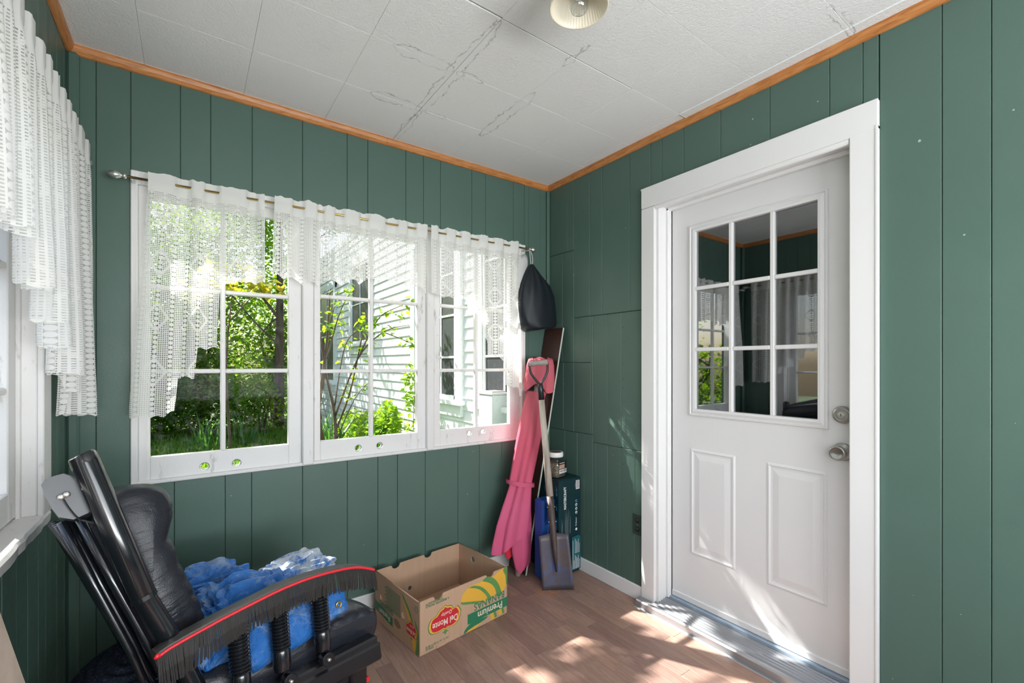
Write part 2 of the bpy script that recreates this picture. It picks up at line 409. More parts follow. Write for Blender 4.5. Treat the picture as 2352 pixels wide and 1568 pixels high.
def ribbed_knit():
    x = NT('black_ribbed_knit'); fz = x.noise(160, detail=3)
    c = x.mix(x.ramp(fz, [(.55, 0.0), (.75, .6)]), (.008, .012, .022), (.09, .12, .18)); x.set(c, .85, spec=.2); x.bump(fz, .6, .006); return x.m
def siding_paint():
    x = NT('white_siding_paint'); c = x.mix(x.noise(3, detail=4), (.74, .77, .78), (.82, .83, .83)); x.set(c, .55); return x.m
def bark():
    x = NT('bark'); g = x.noise(18, stretch=(1, 1, .2), detail=6); c = x.ramp(g, [(.3, (.05, .032, .02)), (.7, (.19, .125, .085))]); x.set(c, .9); x.bump(g, .8, .02); return x.m
def lawn():
    x = NT('lawn_soil'); c = x.mix(x.ramp(x.noise(1.3, detail=4), [(.42, 0.0), (.6, 1.0)]), (.05, .035, .022), (.07, .15, .025)); x.set(c, .95); return x.m
def aluminium(name='brushed_aluminium', col=(.46, .47, .50), rough=.36):
    x = NT(name); g = x.noise(60, stretch=(8, .12, 8), detail=3)
    x.set(x.mix(g, tuple(v*.8 for v in col), col), x.ramp(g, [(.3, rough-.08), (.7, rough+.1)]), .75); x.bump(g, .1, .0006); return x.m

M = dict(green=green_paint(), white=white_paint(), worn=white_paint('worn_white_paint', .75, (.745, .74, .735)), door=white_paint('door_enamel', 0, (.735, .735, .74)),
         ceil=ceiling_paint(), pine=wood_trim(), floor=floor_wood(), glass=glass('window_glass', (.97, .98, .98), .04, .08), dglass=glass('door_glass', (.42, .42, .42), 6.5),
         lace=lace(), brass=simple('brass', (.55, .38, .14), .3, 1), silver=simple('satin_silver', (.62, .66, .64), .28, .9), dark=simple('dark_void', (.01, .01, .01), .9),
         leather=leather(), gloss=gloss_black(), tarp=tarp_mat('blue_tarp_weave', .03), tarp_pale=tarp_mat('bleached_tarp_weave', .13), tarp_dull=tarp_mat('dusty_tarp_weave', .05),
         red=simple('red_piping', (.72, .015, .03), .4), fringe=simple('grey_brown_leather_strip', (.017, .015, .014), .5, 0, .25, 30, .5),
         fringe_edge=simple('lit_strip_edge', (.26, .23, .19), .7), armtop=simple('dusty_black_arm', (.075, .072, .066), .42, 0, .5, 24, .4, .1), mesh=simple('black_woven_backing', (.02, .023, .032), .8, 0, .3, 300, .7, .5, 350),
         greyplastic=simple('dusty_black_crest', (.075, .08, .088), .36, 0, .4, 9, .5), steel=simple('bright_steel', (.7, .68, .64), .25, 1),
         card=cardboard(), blue=simple('blue_plastic', (.010, .080, .34), .32), teal=simple('dark_teal_card', (.006, .030, .036), .42, 0, .5, 8, .25), ltblue=simple('print_blue', (.06, .32, .48), .5), tealprint=simple('print_teal', (.012, .105, .13), .5),
         printwhite=simple('print_white', (.75, .76, .76), .5), printgrey=simple('print_grey', (.12, .17, .18), .5), pgreen=simple('print_green', (.022, .175, .085), .6), pgreen2=simple('print_leaf_green', (.10, .26, .07), .6, 0, .5, 60, .3),
         pyellow=simple('print_yellow', (.72, .40, .045), .6), pred=simple('print_red', (.55, .02, .035), .55), pcream=simple('print_cream', (.80, .66, .54), .6),
         shovel=shovel_steel(), rustsock=simple('rusty_socket', (.085, .062, .055), .55, .3, .5, 60, .5, .2), ash=ash_wood(), blackmetal=simple('black_enamel', (.012, .014, .017), .35), grip=simple('worn_grey_grip', (.28, .27, .25), .6, 0, .4, 25, .5),
         pink=pink_cloth(), pinkred=simple('unfaded_red_lining', (.62, .02, .05), .7), bag=simple('black_nylon', (.010, .014, .019), .45, 0, .3, 9, .3, .2, 60), net=simple('white_mesh_cloth', (.55, .55, .55), .8),
         brownboard=simple('dark_brown_board', (.045, .018, .014), .45, 0, .4, 14, .3), paleedge=simple('pale_green_edge', (.50, .56, .50), .7), nails=nails(), jar=glass('clear_plastic', (.93, .95, .95), 1.2),
         lid=simple('white_plastic', (.8, .8, .79), .4), lidtop=simple('jar_top_print', (.12, .10, .05), .5, 0, .5, 90, .8), blackprint=simple('print_black', (.012, .012, .014), .5), pinkprint=simple('print_salmon', (.55, .33, .24), .5), knob=simple('satin_nickel', (.42, .41, .39), .30, .95),
         shade=NT('cream_ribbed_glass'), bulb=glass('bulb_glass', (.84, .86, .87), 3.0, .10), knit=ribbed_knit(), paleboard=simple('weathered_pine', (.46, .37, .31), .8, 0, .3, 18, .3, .3, 40),
         siding=siding_paint(), bark=bark(), lawn=lawn(), leafA=leaf_mat('leaf_green', (.10, .245, .02), (.28, .46, .035), .58), leafB=leaf_mat('leaf_dark_green', (.055, .16, .018), (.15, .31, .035), .58),
         leafY=leaf_mat('leaf_yellow', (.45, .38, .04), (.30, .40, .05)), blade=leaf_mat('grass_blade', (.10, .24, .02), (.20, .36, .05)), sword=leaf_mat('iris_leaf', (.05, .17, .05), (.11, .28, .06)), alu=aluminium(), winglass=simple('dark_house_glass', (.05, .054, .062), .25, 0, .5),
         grey=simple('grey_metal_box', (.55, .57, .58), .5), bluestrip=simple('blue_grey_sill', (.30, .37, .46), .5))
x = M['shade']
x.set((.80, .74, .60), .3, spec=.5); x.p.inputs['Transmission Weight'].default_value = .0; x.p.inputs['Subsurface Weight'].default_value = .25; x.p.inputs['Subsurface Radius'].default_value = (.02, .02, .015)
M['shade'] = x.m

# ------------------------------------------------------------------ room shell
random.seed(7)
# floor: laminate strips laid towards the back wall, each its own piece on a dark underlay
fl = structure(obj('floor', MB().box(XL-.1, XR+.12, YF-.1, YB+.1, -.06, -.0045), M['dark']))
W = .0655; cache = {}
rest = MB(); x0 = XL; i = 0
while x0 < XR:
    x1 = min(x0+W, XR); y = YF-random.random()*.4
    while y < YB:
        L = random.choice((.28, .36, .44, .52)); y0, y1 = max(y, YF), min(y+L, YB); y += L
        if y1-y0 < .01: continue
        if y1 > .62 and x1 > -.1:
            key = (round(x1-x0, 4), round(y1-y0, 3))
            if key not in cache:
                cache[key] = mesh_of('floor_strip', MB().box(-(x1-x0)/2+.0002, (x1-x0)/2-.0002, -(y1-y0)/2+.0002, (y1-y0)/2-.0002, -.005, 0, .0006), M['floor'])
            o = link('floor_strip', cache[key], fl); o.location = ((x0+x1)/2, (y0+y1)/2, -random.random()*.0004)
        else: rest.box(x0+.0002, x1-.0002, y0, y1-.0004, -.005, 0, .0006)
    x0 = x1
tag(obj('floor_strips', rest, M['floor'], fl), kind='stuff')

# ceiling: square pressed tiles, each its own piece
ce = structure(obj('ceiling', MB().box(XL-.1, XR+.12, YF-.1, YB+.1, H+.012, H+.08), M['dark']))
xs = [XL]+[.19+.3345*k for k in range(-1, 6)]+[XR]; xs = sorted(v for v in xs if XL <= v <= XR)
ys = sorted([YF, YB]+[1.264+.3345*k for k in range(-8, 4)]); ys = [v for v in ys if YF <= v <= YB]
xs = [XL, -.145, .190, .525, .862, 1.197, 1.532, 1.867, XR]
for a, b in zip(xs, xs[1:]):
    for c, d in zip(ys, ys[1:]):
        g0 = .0003; ga = .0034 if abs(c-1.264) < .01 and a < 1.3 else g0; gd = .0034 if abs(d-1.264) < .01 and a < .6 else g0
        gx = .0016 if abs(a-.862) < .01 and c > 1.2 else g0
        sag = -.004 if (a > 1.8 and c < 1.0) else -random.random()*.0003
        obj('ceiling_tile', MB().box(a+gx, b-g0, c+ga, d-gd, H+sag, H+.014, .0010), M['ceil'], ce)

# walls: painted boards on a core; (lists hold the joints)
def wall(name, boxes, boards, axis, face, sgn):
    mb = MB()
    for q in boxes: mb.box(*q)
    wl = structure(obj(name, mb, M['green']))
    for (a, b, z0, z1) in boards:
        t = MB(); e = random.random()*.0008
        if axis == 'x': t.box(a+.0007, b-.0007, face+e*sgn, face+sgn*.0115, z0+.0006, z1-.0006, .0018)
        else: t.box(face+e*sgn, face+sgn*.0115, a+.0007, b-.0007, z0+.0006, z1-.0006, .0018)
        obj('board', t, M['green'], wl)
    return wl
WX0, WX1, WZ0, WZ1 = -.188, 1.735, .770, 2.003
up = [XL, -.288, WX0, -.032, .071, .224, .430, .634, .736, .940, 1.041, 1.144, 1.348, 1.444, 1.649, 1.771, 1.865, XR]
dn = [XL, -.288, WX0, -.052, .123, .222, .430, .635, .788, .893, 1.052, 1.255, 1.40, 1.56, WX1, 1.865, XR]
bd = [(a, b, WZ1, H) for a, b in zip(up, up[1:]) if a > WX0-.01 and b < 1.70]
bd += [(1.649, WX1, WZ1, H), (WX1, 1.771, 0, H), (1.771, 1.865, 0, H), (1.865, XR, 0, H), (XL, -.288, 0, H), (-.288, WX0, 0, H)]
bd += [(a, b, 0, WZ0) for a, b in zip(dn, dn[1:]) if a > WX0-.01 and b < WX1+.01]
T = .11
wall('wall_back', [(XL-.1, WX0, YB+.011, YB+T, -.06, H+.08), (WX1, XR+.02, YB+.011, YB+T, -.06, H+.08), (WX0, WX1, YB+.011, YB+T, -.06, WZ0), (WX0, WX1, YB+.011, YB+T, WZ1, H+.08)], bd, 'x', YB, 1)
DY0, DY1, DZ = .575, 1.478, 2.10                                     # door opening
bd = []
top = [DY1, 1.614, 1.813, 1.914, 2.049, 2.108, YB]
for a, b in zip(top, top[1:]):
    if b <= 2.05: bd.append((a, b, 1.534, H))
bd += [(2.049, 2.108, 1.956, H), (2.108, YB, 1.957, H), (2.049, 2.153, 1.259, 1.955), (2.153, YB, 1.261, 1.956)]
mid = [DY1, 1.671, 1.773, 1.886]
bd += [(a, b, .787, 1.532) for a, b in zip(mid, mid[1:])]
bd += [(1.886, 1.904, .83, 1.532), (1.904, 2.049, 1.257, 1.533), (1.904, 2.049, .83, 1.256), (2.049, 2.145, .829, 1.258), (2.145, YB, .829, 1.259)]
low = [DY1, 1.579, 1.678, 1.770, 1.858]
bd += [(a, b, 0, .786) for a, b in zip(low, low[1:])]
bd += [(1.858, 1.886, 0, .786), (1.886, 1.958, 0, .829), (1.958, 2.018, 0, .829), (2.018, 2.13, 0, .828), (2.13, YB, 0, .828)]
hd = [DY0, .677, .889, 1.100, 1.286, 1.409, DY1]
bd += [(a, b, DZ, H) for a, b in zip(hd, hd[1:])]
rt = [YF, -1.25, -.95, -.70, -.42, -.22, .02, .152, .261, .369, .528]
bd += [(a, b, 0, H) for a, b in zip(rt, rt[1:])]+[(.5300, DY0, 0, H)]
wr = wall('wall_right', [(XR+.011, XR+T, YF-.1, DY0, -.06, H+.08), (XR+.011, XR+T, DY1, YB+T, -.06, H+.08), (XR+.011, XR+T, DY0, DY1, DZ, H+.08)], bd, 'y', XR, 1)
for z in (1.45, 1.37, 1.25, 1.165, 1.115, 1.04, .957, .94, .70, .50):
    obj('nail_head', MB().lathe([(.0022, 0), (.0018, .0012), (.0004, .0014)], 8, Matrix.Translation((XR+.0006, 1.655+.004*math.sin(z*40), z)) @ Matrix.Rotation(-PI/2, 4, 'Y')), M['dark'], wr)
LY0, LY1, LZ0, LZ1 = .30, 1.90, .80, 1.93                            # left window opening
lg = [YF, -1.33, -.9, -.55, -.17, .05, LY0, .50, .72, .90, 1.10, 1.28, 1.45, 1.582, 1.695, 1.795, LY1, 1.985, 2.044, 2.13, 2.235, YB]
RS0, RS1 = -1.33, -.17                                               # added opening in the left wall behind the camera, for fill light
bd = []
for a, b in zip(lg, lg[1:]):
    if a >= -1.331 and b <= -.169: bd += [(a, b, 0, .80), (a, b, 1.98, H)]
    elif b <= LY0+.001 or a >= LY1-.001: bd.append((a, b, 0, H))
    else: bd += [(a, b, 0, LZ0-.03), (a, b, LZ1, H)]
wall('wall_left', [(XL-T, XL-.011, YF-.1, RS0, -.06, H+.08), (XL-T, XL-.011, RS1, LY0, -.06, H+.08), (XL-T, XL-.011, RS0, RS1, -.06, .80), (XL-T, XL-.011, RS0, RS1, 1.98, H+.08), (XL-T, XL-.011, LY1, YB+T, -.06, H+.08), (XL-T, XL-.011, LY0, LY1, -.06, LZ0-.03), (XL-T, XL-.011, LY0, LY1, LZ1, H+.08)], bd, 'y', XL, -1)
FX0, FX1, FZ0, FZ1 = -.2, 1.75, .80, 2.02
fg = [XL, FX0, .1, .4, .62, .95, 1.2, 1.5, FX1, XR]
bd = []
for a, b in zip(fg, fg[1:]):
    if a < FX0 or b > FX1+.01: bd.append((a, b, 0, H))
    else: bd += [(a, b, 0, FZ0), (a, b, FZ1, H)]
wall('wall_front', [(XL-.1, FX0, YF-T, YF-.011, -.06, H+.08), (FX1, XR+.1, YF-T, YF-.011, -.06, H+.08), (FX0, FX1, YF-T, YF-.011, -.06, FZ0), (FX0, FX1, YF-T, YF-.011, FZ1, H+.08)], bd, 'x', YF, -1)
wf = empty('added_window_front', (.8, YF, FZ0), kind='structure')  # unseen window, added behind the camera for the front fill lamps
mb = MB()
for a in (FX0, .42, 1.07, FX1-.06): mb.box(a, a+.06, YF-.06, YF+.012, FZ0, FZ1, .004)
for z in (FZ0, 1.22, 1.60, FZ1-.06): mb.box(FX0, FX1, YF-.05, YF+.008, z, z+.05, .004)
obj('window_frame', mb, M['white'], wf)

ws_ = empty('added_window_side', (XL, -.75, .80), kind='structure')  # unseen window, added so the side fill lamp reaches the door wall
mb = MB()
for a in (RS0, -.78, RS1-.06): mb.box(XL-.06, XL+.012, a, a+.06, .80, 1.98, .004)
for z in (.80, 1.36, 1.92): mb.box(XL-.05, XL+.008, RS0, RS1, z, z+.06, .004)
obj('window_frame', mb, M['white'], ws_)

# roof over the porch with its eave, keeping the high sun off the top of the window
structure(obj('roof', MB().box(XL-.6, XR+.1, YF-.5, YB+.62, H+.10, H+.16).box(XL-.6, XR-.02, YB+.59, YB+.63, H-.02, H+.16), M['white']))

# ceiling mouldings, baseboards, corner strips
def trim(name, p0, p1, inx, iny, h, d):
    # quarter-rounded moulding in the wall-ceiling angle
    prof = [(0, 0), (d, 0), (d, -h*.25), (d*.8, -h*.62), (d*.35, -h*.95), (0, -h)]
    A, B = Vector(p0), Vector(p1)
    mb = MB().rings([[P+Vector((inx*a, iny*a, b)) for a, b in prof] for P in (A, B)])
    return structure(obj(name, mb, M['pine']))
trim('trim_1', (XL, YB, H), (.83, YB, H), 0, -1, .034, .020); trim('trim_2', (.831, YB, H), (XR, YB, H), 0, -1, .033, .020)
trim('trim_3', (XR, YB, H-.001), (XR, 1.41, H-.001), -1, 0, .033, .020); trim('trim_4', (XR, 1.409, H-.001), (XR, YF, H-.004), -1, 0, .034, .020)
trim('trim_5', (XL, YF, H), (XL, YB-.016, H), 1, 0, .034, .020)
structure(obj('trim_6', MB().box(XL, XL+.034, YB-.030, YB, 0, H-.033, .008), M['green']))
structure(obj('trim_7', MB().box(XR-.024, XR, YB-.020, YB, 0, H-.033, .007), M['green']))
structure(obj('baseboard_back', MB().box(XL+.034, XR-.02, YB-.013, YB, 0, .082, .003), M['white']))
structure(obj('baseboard_right', MB().box(XR-.013, XR, 1.523, YB-.02, 0, .078, .003), M['white']))
structure(obj('baseboard_front_right', MB().box(XR-.013, XR, YF, .524, 0, .078, .003), M['white']))
structure(obj('baseboard_left', MB().box(XL, XL+.013, YF, YB-.03, 0, .082, .003), M['green']))

# ------------------------------------------------------------------ windows
K = (YB+.02)/YB
def bx(v): return v*K
def bz(v): return 1.2475+(v-1.2475)*K
w1 = empty('window_1', (.77, YB, WZ0), kind='structure')
mb = MB().box(WX0, WX0+.022, YB-.012, YB+.08, WZ0, WZ1, .003).box(WX1-.03, WX1, YB-.012, YB+.08, WZ0, WZ1, .003)
mb.box(WX0, WX1, YB-.010, YB+.08, WZ1-.05, WZ1, .003).box(WX0, WX1, YB-.006, YB+.085, WZ0, WZ0+.016, .004)
mb.box(WX0+.022, WX0+.05, YB+.004, YB+.06, WZ0+.014, WZ1-.05, .003)
obj('window_frame', mb, M['worn'], w1)
for a, b in ((.428, .476), (1.058, 1.098)):
    obj('mullion', MB().box(a, b, YB-.014, YB+.075, WZ0+.004, WZ1-.04, .004), M['worn'], w1)
def boolean_holes(o, cutters):
    for cm in cutters:
        c = bpy.data.objects.new('cut', cm); C.objects.link(c)
        md = o.modifiers.new('b', 'BOOLEAN'); md.object = c; md.operation = 'DIFFERENCE'; md.solver = 'EXACT'
        me = bpy.data.meshes.new_from_object(o.evaluated_get(bpy.context.evaluated_depsgraph_get()))
        o.modifiers.remove(md); o.data = me; bpy.data.objects.remove(c)
def sash(par, x0, x1, gx0, gx1, mx, zb, gz0, mz, gz1, zt, holes, fr):
    # fr(mb, x0,x1, d0,d1, z0,z1, bevel): puts a bar between depths d0..d1 behind the wall face
    s = MB()
    fr(s, x0, gx0, .014, .050, zb, zt, .003); fr(s, gx1, x1, .014, .050, zb, zt, .003); fr(s, gx0, gx1, .014, .050, gz1, zt, .003)
    so = obj('sash', s, M['worn'], par)
    r = MB(); fr(r, gx0, gx1, .014, .050, zb, gz0, .003)
    ro = obj('bottom_rail', r, M['worn'], so)
    if holes:
        cs = []
        for hx, hz in holes:
            c = MB().lathe([(.0155, -.1), (.0155, .2)], 20, Matrix.Translation((hx, YB, hz)) @ Matrix.Rotation(-PI/2, 4, 'X'))
            cs.append(mesh_of('c', c, M['dark']))
        boolean_holes(ro, cs)
        for hx, hz in holes:
            rim = MB().tube([(hx+.0165*math.cos(q*PI/10), YB+.0135, hz+.0165*math.sin(q*PI/10)) for q in range(21)], .0016, 5, cap=False)
            obj('finger_hole_rim', rim, M['silver'], so)
            pl = MB().lathe([(.0154, 0), (.0154, .001)], 20, Matrix.Translation((hx, YB+.034, hz)) @ Matrix.Rotation(-PI/2, 4, 'X'))
            obj('finger_hole_glass', pl, M['glass'], so)
    v = MB(); fr(v, mx-.0095, mx+.0095, .016, .044, gz0, gz1, .004); obj('muntin', v, M['worn'], so)
    zs = [gz0]+list(mz)+[gz1]
    for z in mz:
        for a, b in ((gx0, mx-.0095), (mx+.0095, gx1)):
            h = MB(); fr(h, a, b, .016, .044, z-.009, z+.009, .004); obj('muntin', h, M['worn'], so)
    for a, b in ((gx0, mx), (mx, gx1)):
        for c, d in zip(zs, zs[1:]):
            g = MB(); fr(g, a+.001, b-.001, .031, .033, c+.001, d-.001, 0); obj('pane', g, M['glass'], so)
def frB(mb, x0, x1, d0, d1, z0, z1, b): mb.box(x0, x1, YB+d0, YB+d1, z0, z1, b)
for (x0, x1, g0, g1, m, mz, hs) in ((-.16, .425, -.129, .369, .115, (1.218, 1.556), ((.050, .819), (.165, .819))),
                                    (.478, 1.056, .507, 1.003, .754, (1.213, 1.573), ((.688, .827), (.797, .829))),
                                    (1.100, 1.700, 1.139, 1.617, 1.378, (1.212, 1.577), ((1.329, .845), (1.422, .847)))):
    sash(w1, bx(x0), bx(x1), bx(g0), bx(g1), bx(m), WZ0+.012, bz(.878), [bz(q) for q in mz], bz(1.905), bz(1.965), [(bx(a)*.998, bz(b)) for a, b in hs], frB)

w2 = empty('window_2', (XL, 1.1, LZ0), kind='structure')
mb = MB().box(XL-.004, XL+.012, LY1, 1.988, LZ0-.01, LZ1+.08, .003).box(XL-.004, XL+.012, LY0-.088, LY0, LZ0-.01, LZ1+.08, .003)
mb.box(XL-.004, XL+.012, LY0, LY1, LZ1, LZ1+.08, .003)
mb.box(XL-.10, XL-.002, LY1-.004, LY1+.02, LZ0, LZ1, .003).box(XL-.10, XL-.002, LY0-.02, LY0+.004, LZ0, LZ1, .003).box(XL-.10, XL-.002, LY0, LY1, LZ1-.004, LZ1+.02, .003)
mb.box(XL-.045, XL-.034, LY1-.016, LY1, LZ0, LZ1, .002)
obj('window_frame', mb, M['worn'], w2)
# sill with a ragged, broken front edge
st = [Vector((XL+.016+random.uniform(-.003, .003)-(.012 if .95 < y < 1.30 else 0), y, 0)) for y in [LY0-.1+k*.04 for k in range(50)] if y < 1.99]
loops = []
for p in st:
    loops.append([Vector((XL-.11, p.y, LZ0-.03)), Vector((p.x, p.y, LZ0-.032+random.uniform(-.003, .003))), Vector((p.x+.002, p.y, LZ0-.008)), Vector((p.x-.004, p.y, LZ0)), Vector((XL-.11, p.y, LZ0+.004))])
obj('window_sill', MB().rings(loops), M['worn'], w2)
def frL(mb, y0, y1, d0, d1, z0, z1, b): mb.box(XL-d1-.030, XL-d0-.030, y0, y1, z0, z1, b)
for (a, b) in ((1.13, 1.898), (.302, 1.07)):
    sash(w2, a, b, a+.075, b-.075, (a+b)/2, LZ0+.006, LZ0+.09, (1.172, 1.52), LZ1-.06, LZ1-.006, [], frL)
obj('mullion', MB().box(XL-.09, XL+.008, 1.07, 1.13, LZ0, LZ1, .004), M['worn'], w2)

# ------------------------------------------------------------------ door
DX = 2.025                                                           # face of the slab
d1 = empty('door_1', (DX, 1.02, 0), kind='structure')
s0, s1, zb, zt = .602, 1.410, .058, 2.046
g0, g1, gz0, gz1 = .745, 1.276, 1.028, 1.897                         # glass
mb = MB()
for q in ((s0, g0), (g1, s1)): mb.box(DX, DX+.044, q[0], q[1], zb, zt)
mb.box(DX, DX+.044, g0, g1, zb, gz0).box(DX, DX+.044, g0, g1, gz1, zt)
slab = obj('door_slab', mb, M['door'], d1)
def moulding(rect, prof):
    # rect (y0,y1,z0,z1), prof [(inset, proud)]: nested rings
    y0, y1, z0, z1 = rect; mb = MB()
    mb.rings([[(DX-h, y0+i, z0+i), (DX-h, y1-i, z0+i), (DX-h, y1-i, z1-i), (DX-h, y0+i, z1-i)] for i, h in prof], cap=False)
    return mb
obj('glazing_frame', moulding((g0-.036, g1+.036, gz0-.036, gz1+.036), [(0, 0), (.003, .010), (.010, .012), (.013, .007), (.026, .013), (.036, .012), (.038, -.014)]), M['door'], slab, fix=False)
hy, hz = (.917, 1.098), (1.319, 1.617)
for y in hy: obj('glazing_bar', MB().box(DX-.011, DX+.020, y-.009, y+.009, gz0-.001, gz1+.001, .003), M['door'], slab)
for z in hz:
    cs = [g0-.001]+[v for y in hy for v in (y-.009, y+.009)]+[g1+.001]
    for a, b in zip(cs[::2], cs[1::2]): obj('glazing_bar', MB().box(DX-.011, DX+.020, a, b, z-.009, z+.009, .003), M['door'], slab)
ysp = [g0]+list(hy)+[g1]; zsp = [gz0]+list(hz)+[gz1]
for a, b in zip(ysp, ysp[1:]):
    for c, d in zip(zsp, zsp[1:]): obj('pane', MB().box(DX+.004, DX+.006, a, b, c, d), M['dglass'], slab)
for r in ((1.080, 1.306, .309, .830), (.714, .942, .300, .826)):
    pb = moulding(r, [(0, 0), (.004, .004), (.010, .0055), (.016, .0012), (.024, .0006), (.050, .0056), (.054, .0056)])
    y0, y1, z0, z1 = r; i = .054; h = .0056
    pb.add([(DX-h, y0+i, z0+i), (DX-h, y1-i, z0+i), (DX-h, y1-i, z1-i), (DX-h, y0+i, z1-i)], [(0, 1, 2, 3)])
    obj('door_panel', pb, M['door'], slab, fix=False)
Mk = lambda y, z: Matrix.Translation((DX, y, z)) @ Matrix.Rotation(-PI/2, 4, 'Y')
kn = obj('door_knob', MB().lathe([(.033, 0), (.034, .004), (.030, .009), (.016, .012), (.013, .020), (.013, .030), (.020, .034), (.0275, .042), (.029, .050), (.027, .057), (.022, .0605), (.0205, .059), (.0165, .0605), (.015, .0590), (.009, .0605), (.007, .0592), (.002, .0600)], 36, Mk(.665, .914)), M['knob'], slab, smooth=True)
db = obj('deadbolt', MB().lathe([(.033, 0), (.0335, .006), (.028, .017), (.0235, .0185), (.0215, .017), (.002, .017)], 36, Mk(.664, 1.055)), M['knob'], slab, smooth=False); auto_smooth(db.data, 30)
obj('lock_cylinder', MB().lathe([(.0115, .016), (.0115, .0195), (.001, .0197)], 20, Mk(.664, 1.055)).box(DX-.0203, DX-.0195, .6632, .6652, 1.050, 1.060, mi=1), [M['silver'], M['dark']], slab)
obj('door_sweep', MB().box(DX-.007, DX+.02, s0, s1, .062, .092, .003), M['door'], slab)
cx = XR-.019
mb = MB().box(cx, XR-.0005, 1.441, 1.522, .0, 2.052, .003); obj('casing', mb, M['white'], d1)
mb = MB().box(cx, XR-.0005, .526, .610, .0, 2.068, .003).box(cx-.003, cx+.004, .526, .534, 0, 2.068, .001); obj('casing', mb, M['white'], d1)
mb = MB().box(cx-.001, XR-.0005, .526, 1.522, 2.054, 2.157, .003).box(cx-.004, cx+.003, .526, 1.522, 2.149, 2.157, .001); obj('head_casing', mb, M['white'], d1)
mb = MB().box(XR-.001, XR+.115, 1.428, DY1, .03, 2.06).box(XR-.001, XR+.115, DY0, .598, .03, 2.06).box(XR-.001, XR+.115, DY0, DY1, 2.05, DZ)
obj('jamb', mb, M['white'], d1)
mb = MB().box(DX-.030, DX-.003, 1.412, 1.430, .05, 2.05, .004).box(DX-.030, DX-.003, .597, .612, .05, 2.05, .004)
mb.tube([(cx+.012, .612, 2.046), (cx+.012, 1.44, 2.046)], .012, 10).box(DX-.030, DX-.003, .6, 1.428, 2.034, 2.052, .004)
obj('door_stop', mb, M['white'], d1)
th = MB()
xa, xb = 1.872, DX+.04
pr = [(xa-.012, .0), (xa-.010, .003), (xa, .004), (xa+.002, .030), (xa+.008, .036), (xa+.020, .038)]
k = xa+.030
for i in range(6):
    pr += [(k, .036+.0016*i), (k+.003, .042+.0016*i), (k+.007, .042+.0016*i), (k+.010, .037+.0016*i)]; k += .0165
pr += [(k+.006, .046), (xb, .046), (xb, .0)]
th.rings([[(x_, y_, z_) for x_, z_ in pr] for y_ in (.53, 1.522)])
obj('threshold', th, M['alu'], d1, fix=True)
obj('threshold_riser', MB().box(DX-.022, DX+.03, .60, 1.428, .044, .060, .002), M['bluestrip'], d1)
# unlit room behind the door
structure(obj('wall_house_inner', MB().box(2.10, 4.3, 3.6, 3.62, 0, 2.5).box(2.10, 4.3, -1.4, -1.38, 0, 2.5).box(4.3, 4.32, -1.4, 3.6, 0, 2.5).box(2.06, 4.3, -1.4, 3.6, -.05, -.01).box(2.06, 4.3, -1.4, 3.6, 2.5, 2.52), simple('dim_room_grey', (.12, .12, .12), .8)))
# outlet
ot = structure(empty('outlet', (XR, 1.555, .396)), 'dark green painted duplex outlet low on the wall beside the door casing'); ot['kind'] = 'thing'; ot['category'] = 'outlet'
obj('cover_plate', MB().box(XR-.006, XR-.0005, 1.523, 1.590, .342, .452, .002), simple('outlet_green', (.030, .060, .046), .35), ot)
for z in (.420, .374):
    f = obj('receptacle', MB().lathe([(.0155, 0), (.0155, .008), (.014, .0092), (.001, .0092)], 20, Matrix.Translation((XR, 1.556, z)) @ Matrix.Rotation(-PI/2, 4, 'Y')), M['blackprint'], ot)
    obj('slot', MB().box(XR-.0102, XR-.0088, 1.5500, 1.5520, z-.001, z+.008).box(XR-.0102, XR-.0088, 1.5600, 1.5620, z-.001, z+.008), M['printgrey'], f)
obj('screw', MB().lathe([(.003, 0), (.003, .0076), (.0005, .0078)], 10, Matrix.Translation((XR, 1.556, .397)) @ Matrix.Rotation(-PI/2, 4, 'Y')), M['silver'], ot)

# ------------------------------------------------------------------ lamp
lx, ly = .912, .945
lt = empty('ceiling_lamp', (lx, ly, H), 'small ceiling lamp with cream ribbed bell shade around a clear bulb', 'lamp')
Z = lambda z: Matrix.Translation((lx, ly, z))
obj('canopy', MB().lathe([(.001, 0), (.055, 0), (.055, -.012), (.040, -.024), (.034, -.040), (.001, -.040)], 28, Z(H)), M['white'], lt, auto=40)
rib = lambda q, i: 1+.016*math.cos(q*36)*(1 if 1 < i < 9 else 0)
sh = [(.036, -.030), (.040, -.042), (.050, -.060), (.060, -.080), (.068, -.100), (.075, -.118), (.080, -.130), (.0835, -.138), (.0845, -.143), (.083, -.147), (.080, -.145), (.0765, -.137), (.071, -.122), (.063, -.100), (.054, -.078), (.043, -.055), (.034, -.042)]
obj('lamp_shade', MB().lathe(sh, 216, Z(H), cap=False, mod=lambda q, i: 1+(.013*math.cos(q*54) if (1 < i < 7 or 10 < i < 16) else 0)), M['shade'], lt, smooth=True)
obj('socket', MB().lathe([(.001, -.038), (.018, -.038), (.018, -.075), (.014, -.078), (.001, -.078)], 20, Z(H)), M['white'], lt, auto=40)
bl = [(.0135, -.076), (.0135, -.086), (.019, -.100), (.027, -.118), (.0300, -.134), (.0275, -.149), (.020, -.159), (.010, -.164), (.001, -.165)]
b_ = obj('bulb', MB().lathe(bl, 32, Z(H)), M['bulb'], lt, smooth=True)
obj('filament_stem', MB().lathe([(.001, -.080), (.005, -.080), (.004, -.110), (.001, -.118)], 12, Z(H)).tube([(lx-.010, ly, H-.128), (lx-.004, ly+.004, H-.124), (lx+.004, ly-.004, H-.124), (lx+.010, ly, H-.128)], .0008, 5), M['silver'], b_)

